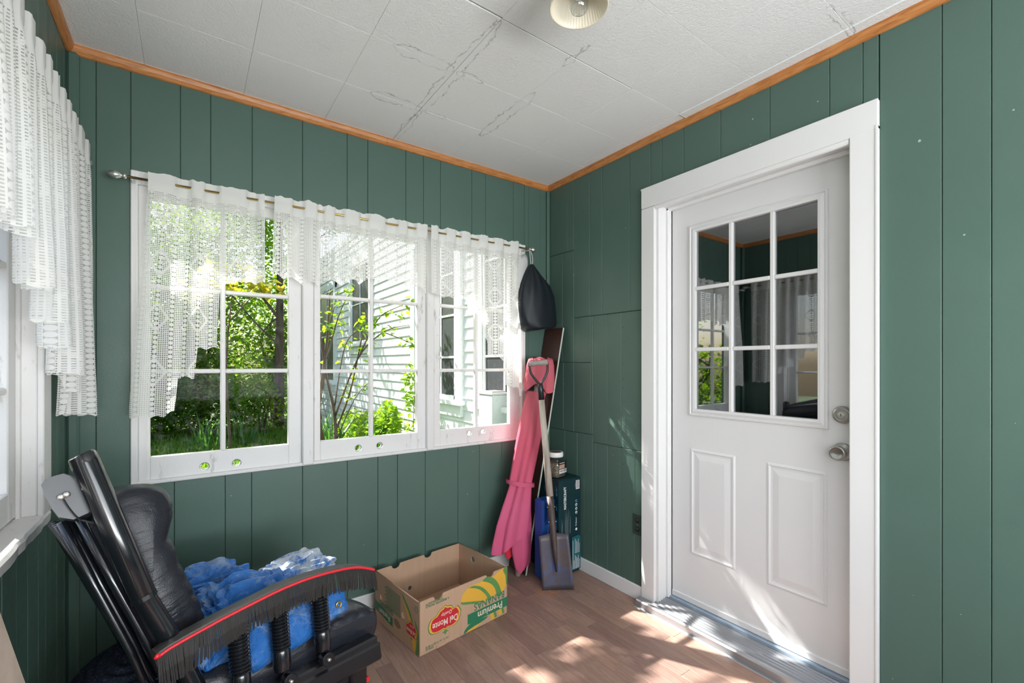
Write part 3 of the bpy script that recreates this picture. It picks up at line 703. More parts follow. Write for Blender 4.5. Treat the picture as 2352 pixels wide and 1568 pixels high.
# ------------------------------------------------------------------ glider rocking chair (its seat sags towards the window wall)
PHI, ROLL = math.radians(13), math.radians(11)
Hh = Vector((math.cos(PHI), math.sin(PHI), 0)); N0 = Vector((-math.sin(PHI), math.cos(PHI), 0)); U0 = Vector((0, 0, 1))
Nn = N0*math.cos(ROLL)-U0*math.sin(ROLL); Uu = U0*math.cos(ROLL)+N0*math.sin(ROLL)
ORG = Vector((-.0377, 1.2377, .0103))
def P(h, n, u): return ORG+Hh*h+Nn*n+Uu*u
ch = empty('glider_chair', (ORG.x+.25, ORG.y+.2, 0), 'black lacquered glider rocking chair with padded leather cushions and fringed red-edged arm', 'chair')
# back posts
for n0, nm in ((.03, 0), (.47, 1)):
    tz_ = -.05*nm; pts = [P(-.118+.02*nm, n0, 1.049+tz_), P(-.112+.02*nm, n0, 1.032+tz_), P(-.064, n0, .862), P(-.016, n0, .698), P(-.015, n0, .695), P(.038, n0, .566), P(.115, n0, .33)]
    o = obj('back_post', MB().tube([P(-.120+.02*nm, n0, 1.053+tz_)]+pts, [.0215, .0256, .0270, .0262, .0250, .0226, .0222, .021], 22, up=Nn), M['gloss'], ch, smooth=False); auto_smooth(o.data, 40)
    obj('post_collar', MB().tube([P(-.0175, n0, .703), P(-.0145, n0, .693)], .0257, 22, up=Nn), M['gloss'], o)
# crest rail: bowed board with rounded top seen end on
prof = [(-.188, 1.0), (-.182, 1.010), (-.170, 1.016), (-.150, 1.020), (-.137, 1.012), (-.122, .990), (-.108, .966), (-.103, .940), (-.103, .912), (-.132, .902), (-.158, .914), (-.170, .938), (-.181, .968)]
loops = []
for k in range(9):
    t = k/8; n_ = .046+.40*t; bow = .05*t; dz = -.035*t
    sc_ = .9 if k in (0, 8) else 1
    loops.append([P(-.145+(a+.145)*sc_+bow, n_, .96+(b-.96)*sc_+dz) for a, b in prof])
crest = obj('crest_rail', MB().rings(loops), M['greyplastic'], ch); auto_smooth(crest.data, 38)
for a, b in ((-.153, .962), (-.144, .966)):
    obj('bolt', MB().tube([P(a, .047, b), P(a, .036, b), P(a, .034, b)], [.0065, .0065, .004], 12), M['steel'], crest, auto=40)
obj('strap', MB().tube(smooth_path([P(-.150, .038, .958), P(-.138, .040, .930), P(-.122, .042, .905), P(-.095, .045, .890)], 5), .0045, 6, flat=.35), M['blackmetal'], crest)
# back slats below the crest
for a0, a1, n_ in ((-.150, -.036, .09), (-.139, -.024, .10), (-.122, -.004, .055)):
    obj('back_slat', MB().tube([P(a0, n_, .905), P((a0+a1)/2, n_, .735), P(a1, n_, .572), P(a1+.05, n_, .40)], .0092, 12, up=Nn), M['gloss'], ch, smooth=True)
for n_ in (.16, .23, .30, .37):
    obj('back_slat', MB().tube([P(-.152, n_, .895), P(-.03, n_, .572), P(.03, n_, .40)], .0092, 12, up=Nn), M['gloss'], ch, smooth=True)
obj('lower_back_rail', MB().tube([P(.06, .03, .44), P(.045, .25, .44), P(.06, .47, .44)], .018, 10), M['gloss'], ch, smooth=True)
# padded back cushion
prof = [(-.100, .875), (-.090, .925), (-.062, .952), (-.022, .964), (.022, .960), (.054, .938), (.071, .900), (.068, .862), (.060, .826), (.068, .795), (.078, .748), (.092, .704), (.108, .660), (.120, .620), (.129, .570), (.124, .500), (.085, .462), (.045, .468), (.020, .505), (-.006, .567), (-.037, .663), (-.068, .765)]
from mathutils.geometry import intersect_line_line
PP = [(p.x, p.y) for p in smooth_path([Vector((a, b, 0)) for a, b in prof+[prof[0]]], 5)[:-1]]
cx_, cy_ = sum(p[0] for p in PP)/len(PP), sum(p[1] for p in PP)/len(PP)
loops = []; NS = 26
for k in range(NS+1):
    t = k/NS; e = (1-abs(2*t-1)**5)**.4 if 0 < k < NS else .0
    s_ = .62+.38*e; n_ = .075+.36*t
    L = []
    for a, b in PP:
        ax, ay = .010+.06*(b-.7)*-1.6, b                         # shrink towards the spine of the pad near its ends
        spx = .115-.37*(b-.46) if b < .8 else .115-.37*.34-(b-.8)*.2
        spx -= .04
        q = P(0, 0, 0)
        wob = .014*noise.noise(Vector((n_*9, a*8, 3)))+.010*noise.noise(Vector((n_*22, a*10, 7)))
        wv = .0035*noise.noise(Vector((a*9, n_*7, b*26)))-sum(d_*math.exp(-((b+wob+k_*(a-.03)-b0)/w_)**2) for b0, d_, w_, k_ in ((.822, .007, .008, .3), (.905, .003, .006, .5), (.768, .004, .007, .6), (.742, .0045, .006, -.2), (.690, .004, .007, .5), (.640, .0045, .007, .4), (.590, .003, .007, .5)))
        dx, dy = (a-spx), 0
        L.append(P(spx+(a-spx)*s_*(1+wv*7), n_, cy_+(b-cy_)*(.86+.14*e)+wv*.35))
    loops.append(L)
bc = obj('back_cushion', MB().rings(loops), M['leather'], ch, smooth=True)
# woven backing of the cushion with piping
loops = []
for n_, off in ((.066, 0), (.078, .006), (.085, .012)):
    loops.append([P(a-.004+off*.2, n_, b) for a, b in [(-.108, .868), (-.092, .885), (-.070, .862), (-.052, .800), (-.030, .742), (-.008, .690), (.010, .650), (.020, .60), (.032, .555), (.044, .52), (.008, .52), (-.010, .567), (-.040, .663), (-.075, .775)]])
obj('cushion_backing', MB().rings(loops), M['mesh'], bc)
gath = MB()
for k in range(26):
    t = k/25; b = .868-.33*t; a = interp([(.50, .05), (.60, .022), (.69, -.008), (.80, -.052), (.862, -.070), (.9, -.08)], b)
    gath.tube([P(a-.006, .072, b+.004), P(a+.012, .070, b), P(a+.024, .078, b-.003)], [.003, .0048, .002], 6)
tag(obj('gathered_seam', gath, M['leather'], bc, smooth=True), kind='stuff')
# near arm: curved board, red piping and hanging leather fringe
armc = [(-.006, .571), (.016, .580), (.057, .589), (.1, .597), (.127, .602), (.195, .612), (.275, .622), (.361, .624), (.456, .615), (.508, .602), (.553, .580)]
ac = [(p.x, p.y) for p in smooth_path([Vector((a, b, 0)) for a, b in armc], 4)]
loops = []
for i, (a, b) in enumerate(ac):
    wd = .030
    loops.append([P(a, -.030, b+.002), P(a, -.028, b+.006), P(a, .024, b+.006), P(a, .030, b+.002), P(a, .030, b-.014), P(a, -.030, b-.014)])
arm = obj('arm', MB().rings(loops), M['armtop'], ch); auto_smooth(arm.data, 40)
obj('arm_piping', MB().tube([P(a, -.0335, b-.001) for a, b in ac], .0038, 8), M['red'], arm, smooth=True)
obj('piping_knot', MB().tube([P(-.012, -.036, .570), P(-.006, -.034, .574), P(.0, -.034, .572)], [.003, .006, .003], 8), M['red'], arm, smooth=True)
fr = MB(); random.seed(3)
tot = 150
for k in range(tot):
    a = -.004+.556*k/(tot-1); b = interp(ac, a)-.004
    if .418 < a < .424: continue
    ln = .060+random.uniform(-.004, .004)+(.016*max(0, 1-a/.15)); sw = random.uniform(-.002, .0025)+.005*math.sin(k*.23); out = random.uniform(0, .003)
    q = [P(a, -.034-out*.3, b), P(a+sw*.4, -.035-out, b-ln*.5), P(a+sw, -.033-out, b-ln)]
    q = [Vector((v.x, v.y, v.z)) for v in q]
    wv = Hh*.00165
    for i in range(2):
        A, B = q[i], q[i+1]; d = N0*.0009
        vs = [A-wv-d, A+wv-d, A+wv+d, A-wv+d, B-wv-d, B+wv-d, B+wv+d, B-wv+d]; nb = len(fr.v)
        fr.add(vs, [(0, 1, 5, 4), (2, 3, 7, 6), (4, 5, 6, 7)]); fr.f += [(nb+1, nb+2, nb+6, nb+5), (nb+3, nb, nb+4, nb+7)]; fr.m += [1, 1]  # strip sides coloured tan so that their edges look lit
tag(obj('fringe', fr, [M['fringe'], M['fringe_edge']], arm), kind='stuff')
# turned spindles under the arm with ringed necks and pivot links
for hh, ut in ((.168, .598), (.269, .612), (.384, .612)):
    prof = [(.0235, ut-.02)]
    k = ut-.028; ub = ut-.150
    while k > ub: prof += [(.0215, k), (.0258, k-.0032), (.0258, k-.0052), (.0215, k-.0084)]; k -= .0090
    prof += [(.0228, k-.004), (.0225, k-.040), (.0195, k-.052)]
    loops = [[P(hh, .0, u)+(Hh*math.cos(2*PI*j/18)+Nn*math.sin(2*PI*j/18))*r for j in range(18)] for r, u in prof]
    sp = obj('arm_spindle', MB().rings(loops), M['gloss'], ch); auto_smooth(sp.data, 30)
for hh, uu in ((.176, .372), (.278, .378), (.385, .384)):
    pv = obj('pivot_disc', MB().tube([P(hh, -.030, uu), P(hh, -.028, uu), P(hh, -.004, uu), P(hh, .004, uu)], [.0165, .0185, .0185, .0165], 24), M['gloss'], ch, auto=40)
    obj('pivot_bolt', MB().tube([P(hh, -.029, uu), P(hh, -.033, uu), P(hh, -.035, uu)], [.0058, .0055, .003], 14), M['steel'], pv, smooth=True)
# seat rails and cushion
def slab3(h0, h1, n0, n1, u0, u1, b=.006):
    mb = MB().box(h0, h1, n0, n1, u0, u1, b); mb.v = [tuple(P(*v)) for v in mb.v]; return mb
obj('seat_rail', slab3(.02, .565, -.010, .022, .300, .352), M['gloss'], ch)
obj('seat_rail', slab3(.02, .565, .462, .49, .300, .352), M['gloss'], ch)
obj('seat_front_rail', slab3(.535, .570, .022, .462, .300, .352), M['gloss'], ch)
loops = []
sp_ = [(.06, .352), (.20, .348), (.40, .346), (.555, .345), (.590, .352), (.603, .378), (.602, .408), (.590, .436), (.560, .456), (.52, .466), (.42, .462), (.30, .462), (.18, .466), (.08, .462), (.045, .43), (.042, .385)]
PP = [(p.x, p.y) for p in smooth_path([Vector((a, b, 0)) for a, b in sp_+[sp_[0]]], 5)[:-1]]
for k in range(23):
    t = k/22; e = (1-abs(2*t-1)**4)**.45 if 0 < k < 22 else 0
    L = []
    for a, b in PP:
        puck = .006*math.sin(a*150+2*noise.noise(Vector((a*8, 0, 0))))*max(0, 1-t*5)+.008*noise.noise(Vector((a*10, t*6, b*16)))
        L.append(P(.32+(a-.32)*(.93+.07*e), .030+.43*t+(.018*(1-e)*(1 if t < .5 else -1)), .405+(b-.405)*(.55+.45*e)+puck))
    loops.append(L)
obj('seat_cushion', MB().rings(loops), M['leather'], ch, smooth=True)
obj('seat_panel', slab3(.03, .56, -.004, .47, .322, .372), M['gloss'], ch)
# glider base standing on the floor
def G(h, n, z): return Vector((ORG.x, ORG.y, 0))+Hh*h+N0*n+Vector((0, 0, z))
def gbox(h0, h1, n0, n1, z0, z1, b=.005):
    mb = MB().box(h0, h1, n0, n1, z0, z1, b); mb.v = [tuple(G(*v)) for v in mb.v]; return mb
for n_ in (.095, .40):
    obj('base_runner', gbox(.02, .56, n_-.02, n_+.02, 0, .05), M['gloss'], ch)
    for hq in (.09, .50): obj('base_post', gbox(hq-.028, hq+.028, n_-.018, n_+.018, .05, .27 if n_ > .3 else .33), M['gloss'], ch)
    obj('base_top_rail', gbox(.06, .53, n_-.016, n_+.016, .23, .262), M['gloss'], ch)
obj('base_stretcher', gbox(.06, .10, .115, .38, .08, .12), M['gloss'], ch)
obj('base_stretcher', gbox(.48, .52, .115, .38, .08, .12), M['gloss'], ch)
obj('base_side_panel', gbox(.10, .525, .088, .102, .05, .30), M['gloss'], ch)
obj('base_tip', gbox(.525, .537, .08, .11, .235, .250, .002), M['red'], ch)

# ------------------------------------------------------------------ crumpled tarps on the chair
def crumple(c, r, seed, axes, amp, sub=6, fold=9, squash=.45):
    bm = bmesh.new(); bmesh.ops.create_icosphere(bm, subdivisions=sub, radius=1)
    mb = MB(); ax = axes
    off = Vector((seed*7.3, seed*3.1, seed*1.7)); rc_ = random.Random(seed)
    folds = []
    for i in range(22):
        fq = rc_.choice((.9, 1.4, 2.2, 3.4, 5.0, 7.0)); folds.append((Vector((rc_.gauss(0, 1), rc_.gauss(0, 1), rc_.gauss(0, 1))).normalized(), fq, rc_.random(), amp*rc_.uniform(.16, .36)/fq**.5))
    for v in bm.verts:
        d = v.co.copy(); q = Vector((abs(d.x)**.75*(1 if d.x > 0 else -1), abs(d.y)**.75*(1 if d.y > 0 else -1), abs(d.z)**.75*(1 if d.z > 0 else -1)))
        k = .86+.14*noise.noise(d*1.3+off)
        for (nv_, fq, ph, am) in folds:
            t = (d.dot(nv_)*fq+ph) % 1.0; k += am*(abs(2*t-1)*2-1)
        if q.z < 0: q.z *= squash
        p = Vector((q.x*r[0], q.y*r[1], q.z*r[2]))*k
        mb.v.append(tuple(Vector(c)+ax[0]*p.x+ax[1]*p.y+ax[2]*p.z))
    mb.f = [tuple(v.index for v in f.verts) for f in bm.faces]; mb.m = [0]*len(mb.f); bm.free()
    return mb
AX = (Hh, N0, U0)
t1 = obj('folded_tarp', crumple(P(.26, .22, .490), (.235, .150, .145), 1, AX, .16), M['tarp']); auto_smooth(t1.data, 12)
tag(t1, 'bright blue crumpled tarp heaped on the seat cushion behind the fringed arm', 'tarp', 'blue tarps')
fl_ = MB()
rows = []
for i in range(15):
    t = i/14; hq = .20+.28*t
    rows.append([P(hq+.004*math.sin(j*1.3+i), .04-.012*j/6-.010*math.sin(PI*j/7)+.006*noise.noise(Vector((hq*20, j*.6, 3))), .545-(.040+.085*interp([(0, 1.0), (.55, .75), (.8, .45), (1, .35)], t))*j/6) for j in range(7)])
fl_.rings(rows, close=False, cap=False)
ft = obj('hanging_corner', fl_, M['tarp'], t1, smooth=True, fix=False)
sm = ft.modifiers.new('thickness', 'SOLIDIFY'); sm.thickness = .002
obj('eyelet', MB().tube([P(.452, .022, .503)+(Hh*math.cos(q*PI/8)+Uu*math.sin(q*PI/8))*.008 for q in range(17)], .0028, 6, cap=False), M['brass'], t1, smooth=True)
t2 = obj('folded_tarp', crumple(P(.190, .455, .555), (.165, .095, .110), 5, AX, .17), M['tarp_dull']); auto_smooth(t2.data, 12)
tag(t2, 'dusty blue folded tarp with boxy right end, farthest back behind the chair cushion', 'tarp', 'blue tarps')
t3 = obj('folded_tarp', crumple(P(.47, .40, .528), (.17, .10, .085), 8, AX, .15), M['tarp_pale']); auto_smooth(t3.data, 12)
tag(t3, 'bleached white and blue tarp lying behind the front end of the fringed arm', 'tarp', 'blue tarps')

# ------------------------------------------------------------------ ribbed knit pouf behind the chair, plank by the left wall
loops = []
for i in range(121):
    t = i/120; th_ = -PI/2*.9+t*(PI/2*.9+PI/2*.985)
    rz = math.sin(th_); rr = math.cos(th_)**.7
    rib_ = 1+.020*math.cos(i*2*PI/5)
    loops.append([Vector((-.125+.185*rr*rib_*math.cos(2*PI*k/48), 1.62+.25*rr*rib_*math.sin(2*PI*k/48), .225+.225*rz*rib_)) for k in range(48)])
pf = obj('knitted_pouf', MB().rings(loops), M['knit'], smooth=True)
tag(pf, 'black ribbed knit pouf on the floor behind the rocking chair', 'pouf')
pk = MB(); A, B = Vector((-.035, .94, .0)), Vector((-.2885, .94, 1.127)); dr = (B-A).normalized(); sd_ = Vector((0, 1, 0)); nn_ = dr.cross(sd_)
Mp = frame(dr, sd_, nn_)(A)
pk.box(.008, (B-A).length, -.06, .06, 0, .040, .003, Mp)
tag(obj('weathered_plank', pk, M['paleboard']), 'pale weathered wooden plank leaning against the left window sill', 'plank')

# ------------------------------------------------------------------ banana box
bo = Vector((.793, 1.79, 0)); ang = math.atan2(.065, .504); e1 = Vector((math.cos(ang), math.sin(ang), 0)); e2 = Vector((-math.sin(ang), math.cos(ang), 0)); e3 = Vector((0, 0, 1))
BL, BW, BH, BT = .508, .408, .232, .005
bn = empty('banana_box', bo+e1*BL/2+e2*BW/2, 'open brown cardboard banana box standing upside down on the floor under the window', 'box')
def notched(L, nots, H_, r=.022):
    out = [(0, .001), (L, .001), (L, H_)]
    for c in sorted(nots, reverse=True):
        out.append((c+r*1.25, H_)); out += [(c+r*math.cos(q), H_-.004-r*.78*math.sin(q)) for q in [PI*k/10 for k in range(11)]]; out.append((c-r*1.25, H_))
    return out+[(0, H_)]
def face(o_, a_): return frame(a_, e3, a_.cross(e3))(o_)
Ff = face(bo+e2*(BT/2), e1)                                          # long front face, z outwards (towards the camera)
FbM = face(bo+e2*(BW-BT/2), e1); FlM = face(bo+e2*BW+e1*(BT/2), -e2); FrM = face(bo+e1*(BL-BT/2), e2)
link('front_panel', plate_mesh(notched(BL, [.098, .395], BH), [circ(.135, .018, .0001, 4)][:0], BT, Ff, M['card']), bn)
link('back_panel', plate_mesh(notched(BL, [.11, .30], BH), [circ(.19, .085, .011)], BT, FbM, M['card']), bn)
link('side_panel', plate_mesh(notched(BW, [], BH), [circ(.065, .128, .013), circ(.275, .125, .015)], BT, FlM, M['card']), bn)
link('side_panel', plate_mesh(notched(BW, [], BH), [circ(.275, .180, .0165), circ(.05, .19, .007), circ(.10, .130, .026, 16, .018)], BT, FrM, M['card']), bn)
def bbox(u0, u1, v0, v1, z0, z1, b=0):
    mb = MB().box(u0, u1, v0, v1, z0, z1, b); mb.v = [tuple(bo+e1*a+e2*c+e3*d) for a, c, d in mb.v]; return mb
obj('bottom_panel', bbox(.006, BL-.006, .006, BW-.006, .002, .007), M['card'], bn)
fp = MB(); fp.v = [tuple(bo+e1*a+e2*c+e3*d) for a, c, d in [(.03, .01, .030), (.40, .01, .032), (.46, .20, .062), (.10, .24, .056), (.03, .01, .034), (.40, .01, .036), (.46, .20, .066), (.10, .24, .060)]]
fp.f = [(0, 1, 2, 3), (4, 5, 6, 7), (0, 1, 5, 4), (1, 2, 6, 5), (2, 3, 7, 6), (3, 0, 4, 7)]; fp.m = [0]*6
obj('inner_flap', fp, M['card'], bn)
obj('torn_flap', bbox(.085, .135, -.004, .004, .001, .016, .001), M['card'], bn)
# printing; everything on the faces is upside down
def pr_poly(name, poly, Mx, mat, d): return obj(name, MB().add([Mx @ Vector((x, y, BT/2+d)) for x, y in poly], [tuple(range(len(poly)))]), mat, bn, fix=False)
def sm2(pts, n=6): return [(p.x, p.y) for p in smooth_path([Vector((a, b, 0)) for a, b in pts+[pts[0]]], n)[:-1]]
def emblem(Mx, cx, cy, s, sx=1.0):
    base = [(.088, .010), (.074, -.030), (.042, -.044), (.012, -.040), (0, -.046), (-.012, -.040), (-.042, -.044), (-.078, -.036), (-.090, -.004), (-.078, .024), (-.052, .032), (-.042, .040), (-.030, .052), (-.010, .058), (0, .066), (.010, .058), (.034, .052), (.046, .036), (.070, .038)]
    p = sm2(base, 4)
    for k, mt, d in ((1.0, 'pgreen', .0003), (.955, 'pyellow', .0006), (.84, 'pred', .0009)):
        pr_poly('label_shape', [(cx+x*s*sx*k, cy+y*s*k) for x, y in p], Mx, M[mt], d)
    for lf in ([(-.004, -.046), (-.020, -.058), (-.008, -.056), (0, -.068), (.008, -.056), (.020, -.058), (.004, -.046)],):
        pr_poly('label_leaf', [(cx+x*s*sx, cy+y*s) for x, y in lf], Mx, M['pgreen2'], .0004)
    R = Matrix.Rotation(PI, 4, 'Z')
    text_mesh('Del Monte', .040*s, Mx @ Matrix.Translation((cx, cy-.008*s, BT/2+.0013)) @ R, M['pcream'], 'lettering', bn, sx=.78*sx, bold=.0006*s)
    text_mesh('Quality', .022*s, Mx @ Matrix.Translation((cx+.008*s*sx, cy+.026*s, BT/2+.0013)) @ R, M['pcream'], 'lettering', bn, sx=.9*sx, shear=.25)
R180 = Matrix.Rotation(PI, 4, 'Z')
def ptxt(s, size, x, y, mat, Mx=None, ax='CENTER', sx=1, bold=0): return text_mesh(s, size, (Mx or Ff) @ Matrix.Translation((x, y, BT/2+.0014)) @ R180, M[mat], 'lettering', bn, ax=ax, sx=sx, bold=bold)
emblem(Ff, .134, .110, 1.0)
ptxt('A BRIGHTER WORLD\nTOMORROW™', .0135, .032, .207, 'pgreen', ax='RIGHT', sx=.95, bold=.0002)
ptxt('STORE AT\n13.3 °C - 16.1 °C (56 °F - 60 °F)', .0125, .032, .022, 'pgreen', ax='RIGHT', sx=.72, bold=.0002)
# bananas
pr_poly('banana_print', sm2([(.218, .158), (.232, .188), (.270, .208), (.330, .2115), (.372, .210), (.43, .175), (.46, .140), (.40, .112), (.33, .118), (.26, .135)]), Ff, M['pyellow'], .0002)
pr_poly('banana_print', sm2([(.378, .205), (.418, .212), (.455, .226), (.500, .226), (.502, .150), (.47, .115), (.445, .140), (.42, .175)]), Ff, M['pyellow'], .0003)
pr_poly('leaf_print', sm2([(.345, .2115), (.380, .222), (.425, .196), (.455, .152), (.468, .110), (.440, .108), (.425, .150), (.395, .185)]), Ff, M['pgreen2'], .0005)
pr_poly('leaf_print', sm2([(.262, .206), (.300, .205), (.345, .183), (.378, .150), (.400, .115), (.385, .112), (.362, .145), (.330, .176), (.295, .195)]), Ff, M['pgreen2'], .0006)
pr_poly('leaf_print', sm2([(.218, .156), (.228, .142), (.280, .126), (.340, .112), (.345, .118), (.285, .136), (.235, .150)]), Ff, M['pgreen2'], .0006)
pr_poly('leaf_print', sm2([(.478, .226), (.505, .228), (.505, .150), (.498, .150), (.494, .190)]), Ff, M['pgreen2'], .0006)
pr_poly('leaf_print', sm2([(.235, .002), (.245, .020), (.285, .038), (.345, .036), (.380, .030), (.350, .020), (.290, .012)]), Ff, M['pgreen'], .0003)
pr_poly('banana_print', [(.250, .0025), (.300, .0025), (.345, .018), (.300, .016), (.262, .010)], Ff, M['pyellow'], .0005)
for k, (a, b, c) in enumerate(((.395, .425, .43), (.445, .475, .50))):
    pr_poly('stem_print', [(a, .036), (a+.022, .036), (a+.030, .0025 if k == 0 else .012), (a+.008, .0025 if k == 0 else .006)], Ff, M['pyellow'], .0004)
    pr_poly('stem_print', [(a+.022, .036), (a+.036, .036), (a+.044, .010), (a+.030, .006)], Ff, M['pgreen2'], .0004)
pr_poly('green_band', [(.258, .037), (.506, .037), (.506, .083), (.258, .083)], Ff, M['pgreen'], .0008)
ptxt('Premium', .047, .395, .0595, 'pcream', sx=.92, bold=.0006)
ptxt('BANANAS', .046, .392, .1055, 'pgreen', sx=.92, bold=.0004)
ring = [(.492+.010*math.cos(q*PI/12), .213+.010*math.sin(q*PI/12)) for q in range(25)]
obj('recycling_mark', MB().tube([Ff @ Vector((a, b, BT/2+.001)) for a, b in ring], .0008, 4, cap=False), M['pgreen'], bn)
# left side face: u runs from the window corner to the near corner
emblem(FlM, .345, .088, .68, .85)
pr_poly('banana_print', sm2([(.262, .216), (.285, .200), (.330, .165), (.372, .090), (.385, .012), (.362, .010), (.345, .060), (.318, .130), (.285, .175)]), FlM, M['pyellow'], .0001)
pr_poly('leaf_print', sm2([(.370, .150), (.400, .110), (.4035, .050), (.398, .006), (.378, .004), (.388, .060), (.380, .110)]), FlM, M['pgreen2'], .0002)
pr_poly('leaf_print', sm2([(.262, .220), (.275, .214), (.330, .170), (.362, .120), (.352, .120), (.318, .160), (.272, .202)]), FlM, M['pgreen2'], .0002)
pr_poly('green_band', [(.004, .050), (.178, .030), (.178, .072), (.004, .095)], FlM, M['pgreen'], .0003)
ptxt('Premium', .038, .10, .060, 'pcream', FlM, sx=.8, bold=.0005); ptxt('BANANAS', .036, .115, .098, 'pgreen', FlM, sx=.8, bold=.0004)
lines = MB()
for k in range(15):
    y_ = .203-.0068*k; l_ = .13+.03*((k*37) % 5)/5
    lines.add([FlM @ Vector((a, b, BT/2+.0004)) for a, b in ((.250-l_, y_), (.250, y_-.004), (.250, y_-.0075), (.250-l_, y_-.0035))], [(0, 1, 2, 3)])
tag(obj('fine_print', lines, M['pgreen'], bn, fix=False), kind='stuff')
obj('recycling_mark', MB().tube([FlM @ Vector((.388+.011*math.cos(q*PI/12), .196+.013*math.sin(q*PI/12), BT/2+.001)) for q in range(25)], .0009, 4, cap=False), M['pgreen'], bn)
pr_poly('handle_slot_shade', sm2([(.190, .072), (.205, .082), (.235, .078), (.252, .058), (.225, .046), (.196, .054)], 3), FlM, simple('card_shadow', (.26, .15, .09), .8), .0004)  # flat darker patch standing for the shade inside the handle slot

# ------------------------------------------------------------------ corner: board, umbrella, shovel, tool box, case, jar, bag
A, B = Vector((1.612, 0, .0)), Vector((1.9085, 0, 1.470)); dr = (B-A).normalized(); n3 = Vector((dr.z, 0, -dr.x))
Mb = frame(dr, Vector((0, 1, 0)), dr.cross(Vector((0, 1, 0))))(A+Vector((0, 2.195, .004)))
L_ = (B-A).length
bd_ = empty('leaning_board', (1.62, 2.19, 0), 'thin dark brown board with pale edge leaning in the corner behind the parasol', 'board')
obj('board_face', MB().box(0, L_, -.085, .085, 0, .009, .001, Mb), M['brownboard'], bd_)
obj('board_edge', MB().box(0, L_, -.0885, -.0852, -.0005, .0095, .0008, Mb), M['paleedge'], bd_)

# umbrella: closed canopy with hanging folds
um = empty('parasol', (1.545, 2.12, 0), 'closed faded pink parasol tied with a strap, leaning upright in the corner', 'parasol')
sec = [(1.272, 1.665, 1.838), (1.24, 1.655, 1.842), (1.16, 1.636, 1.840), (1.085, 1.640, 1.805), (1.05, 1.640, 1.785), (.95, 1.612, 1.770), (.82, 1.573, 1.750), (.68, 1.535, 1.712), (.56, 1.505, 1.678), (.545, 1.507, 1.674), (.53, 1.504, 1.674), (.44, 1.462, 1.668), (.33, 1.415, 1.662), (.24, 1.388, 1.652)]
def canopy(sec, yc, nf, dep, zfun, ph=0, npt=96, z_end=None):
    loops = []
    for i, (z, a, b) in enumerate(sec):
        L = []
        for k in range(npt):
            q = 2*PI*k/npt; fold = math.sin(nf*q+ph+.6*math.sin(z*5))
            fa = .10*min(1, i/4)+.03
            rx, ry = (b-a)/2, dep*min((b-a)/2*.9, .085)/.085
            r = 1-fa+fa*fold
            L.append(Vector(((a+b)/2+rx*r*math.cos(q), yc+(0.03*(1.27-z))*-1.0+ry*r*math.sin(q), z+zfun(q, z))))
        loops.append(L)
    return loops
cn = obj('canopy', MB().rings(canopy(sec[3:-1]+[(.25, 1.385, 1.655), (.225, 1.376, 1.652)], 2.16, 6, .062, lambda q, z: (.045*math.cos(q-.15)+.012*math.sin(3*q))*(1 if z < .24 else (.5 if z < .30 else 0)), .9), cap=False), M['pink'], um, smooth=True)
obj('inner_canopy', MB().rings(canopy([(.5, 1.535, 1.650), (.3, 1.50, 1.656), (.16, 1.512, 1.652), (.08, 1.530, 1.642), (.045, 1.556, 1.622)], 2.150, 4, .050, lambda q, z: -.018*math.sin(q*2+.6)*(1 if z < .12 else 0), 1.2), cap=False), M['pink'], um, smooth=True)
obj('lining_fold', MB().rings(canopy([(.36, 1.475, 1.585), (.26, 1.465, 1.590), (.19, 1.470, 1.585), (.135, 1.49, 1.575)], 2.185, 4, .035, lambda q, z: -.018*math.sin(q*2)*(1 if z < .16 else 0), .3), cap=False), M['pinkred'], um, smooth=True)
obj('top_vent', MB().rings(canopy([(1.285, 1.70, 1.80), (1.278, 1.668, 1.838), (1.24, 1.652, 1.846), (1.17, 1.634, 1.852), (1.10, 1.622, 1.846)], 2.150, 6, .075, lambda q, z: (.03*math.cos(q*3+.5))*(1 if z < 1.15 else .2), .9), cap=False), M['pink'], um, smooth=True)
obj('tie_strap', MB().rings([[Vector((1.590+.092*math.cos(2*PI*k/40), 2.14+.070*math.sin(2*PI*k/40), z_-.02*math.cos(2*PI*k/40))) for k in range(40)] for z_ in (.558, .534)], cap=False), M['pink'], um, smooth=True)
obj('pole', MB().tube([(1.575, 2.145, .0), (1.59, 2.15, .2), (1.76, 2.165, 1.26)], .016, 12), M['ash'], um, smooth=True)

# shovel
sv = empty('shovel', (1.64, 1.89, 0), 'square-bladed garden shovel with grey shaft and D grip, in front of the pink parasol', 'shovel')
Bm = Vector((1.652, 1.872, .001)); Tp = Vector((1.640, 2.035, 1.262)); dr = (Tp-Bm).normalized()
ax_ = Vector((.79, -.61, 0)); ax_ = (ax_-dr*ax_.dot(dr)).normalized(); nr = ax_.cross(dr)     # blade width axis, outward normal
if nr.y > 0: nr = -nr
def S(a, d, l): return Bm+ax_*a+nr*d+dr*l
bl_ = []
for i in range(11):
    t = i/10; l_ = .295*t
    wd = .0865-.004*t if t < .9 else .0825
    row = []
    for j in range(13):
        a = -1+2*j/12
        rib = .016*max(0, 1-abs(a)*5.5)*max(0, min(1, (t-.28)*3.2))
        cur = -.010*(1-a*a)*.6+.004*a*a
        l2 = l_+(.012*(1-abs(a)) if t == 1 else 0)
        row.append(S(a*wd, rib+cur, l2))
    bl_.append(row)
fb = MB().rings(bl_, close=False, cap=False)
bo_ = obj('blade', fb, M['shovel'], sv, fix=False); auto_smooth(bo_.data, 50)
sm = bo_.modifiers.new('t', 'SOLIDIFY'); sm.thickness = .0025
sk_ = obj('socket', MB().tube([S(0, .006, .10), S(0, .010, .22), S(0, .006, .30), S(0, 0, .34), S(0, 0, .51)], [.004, .013, .0175, .0185, .0205], 16), M['rustsock'], sv, smooth=True)
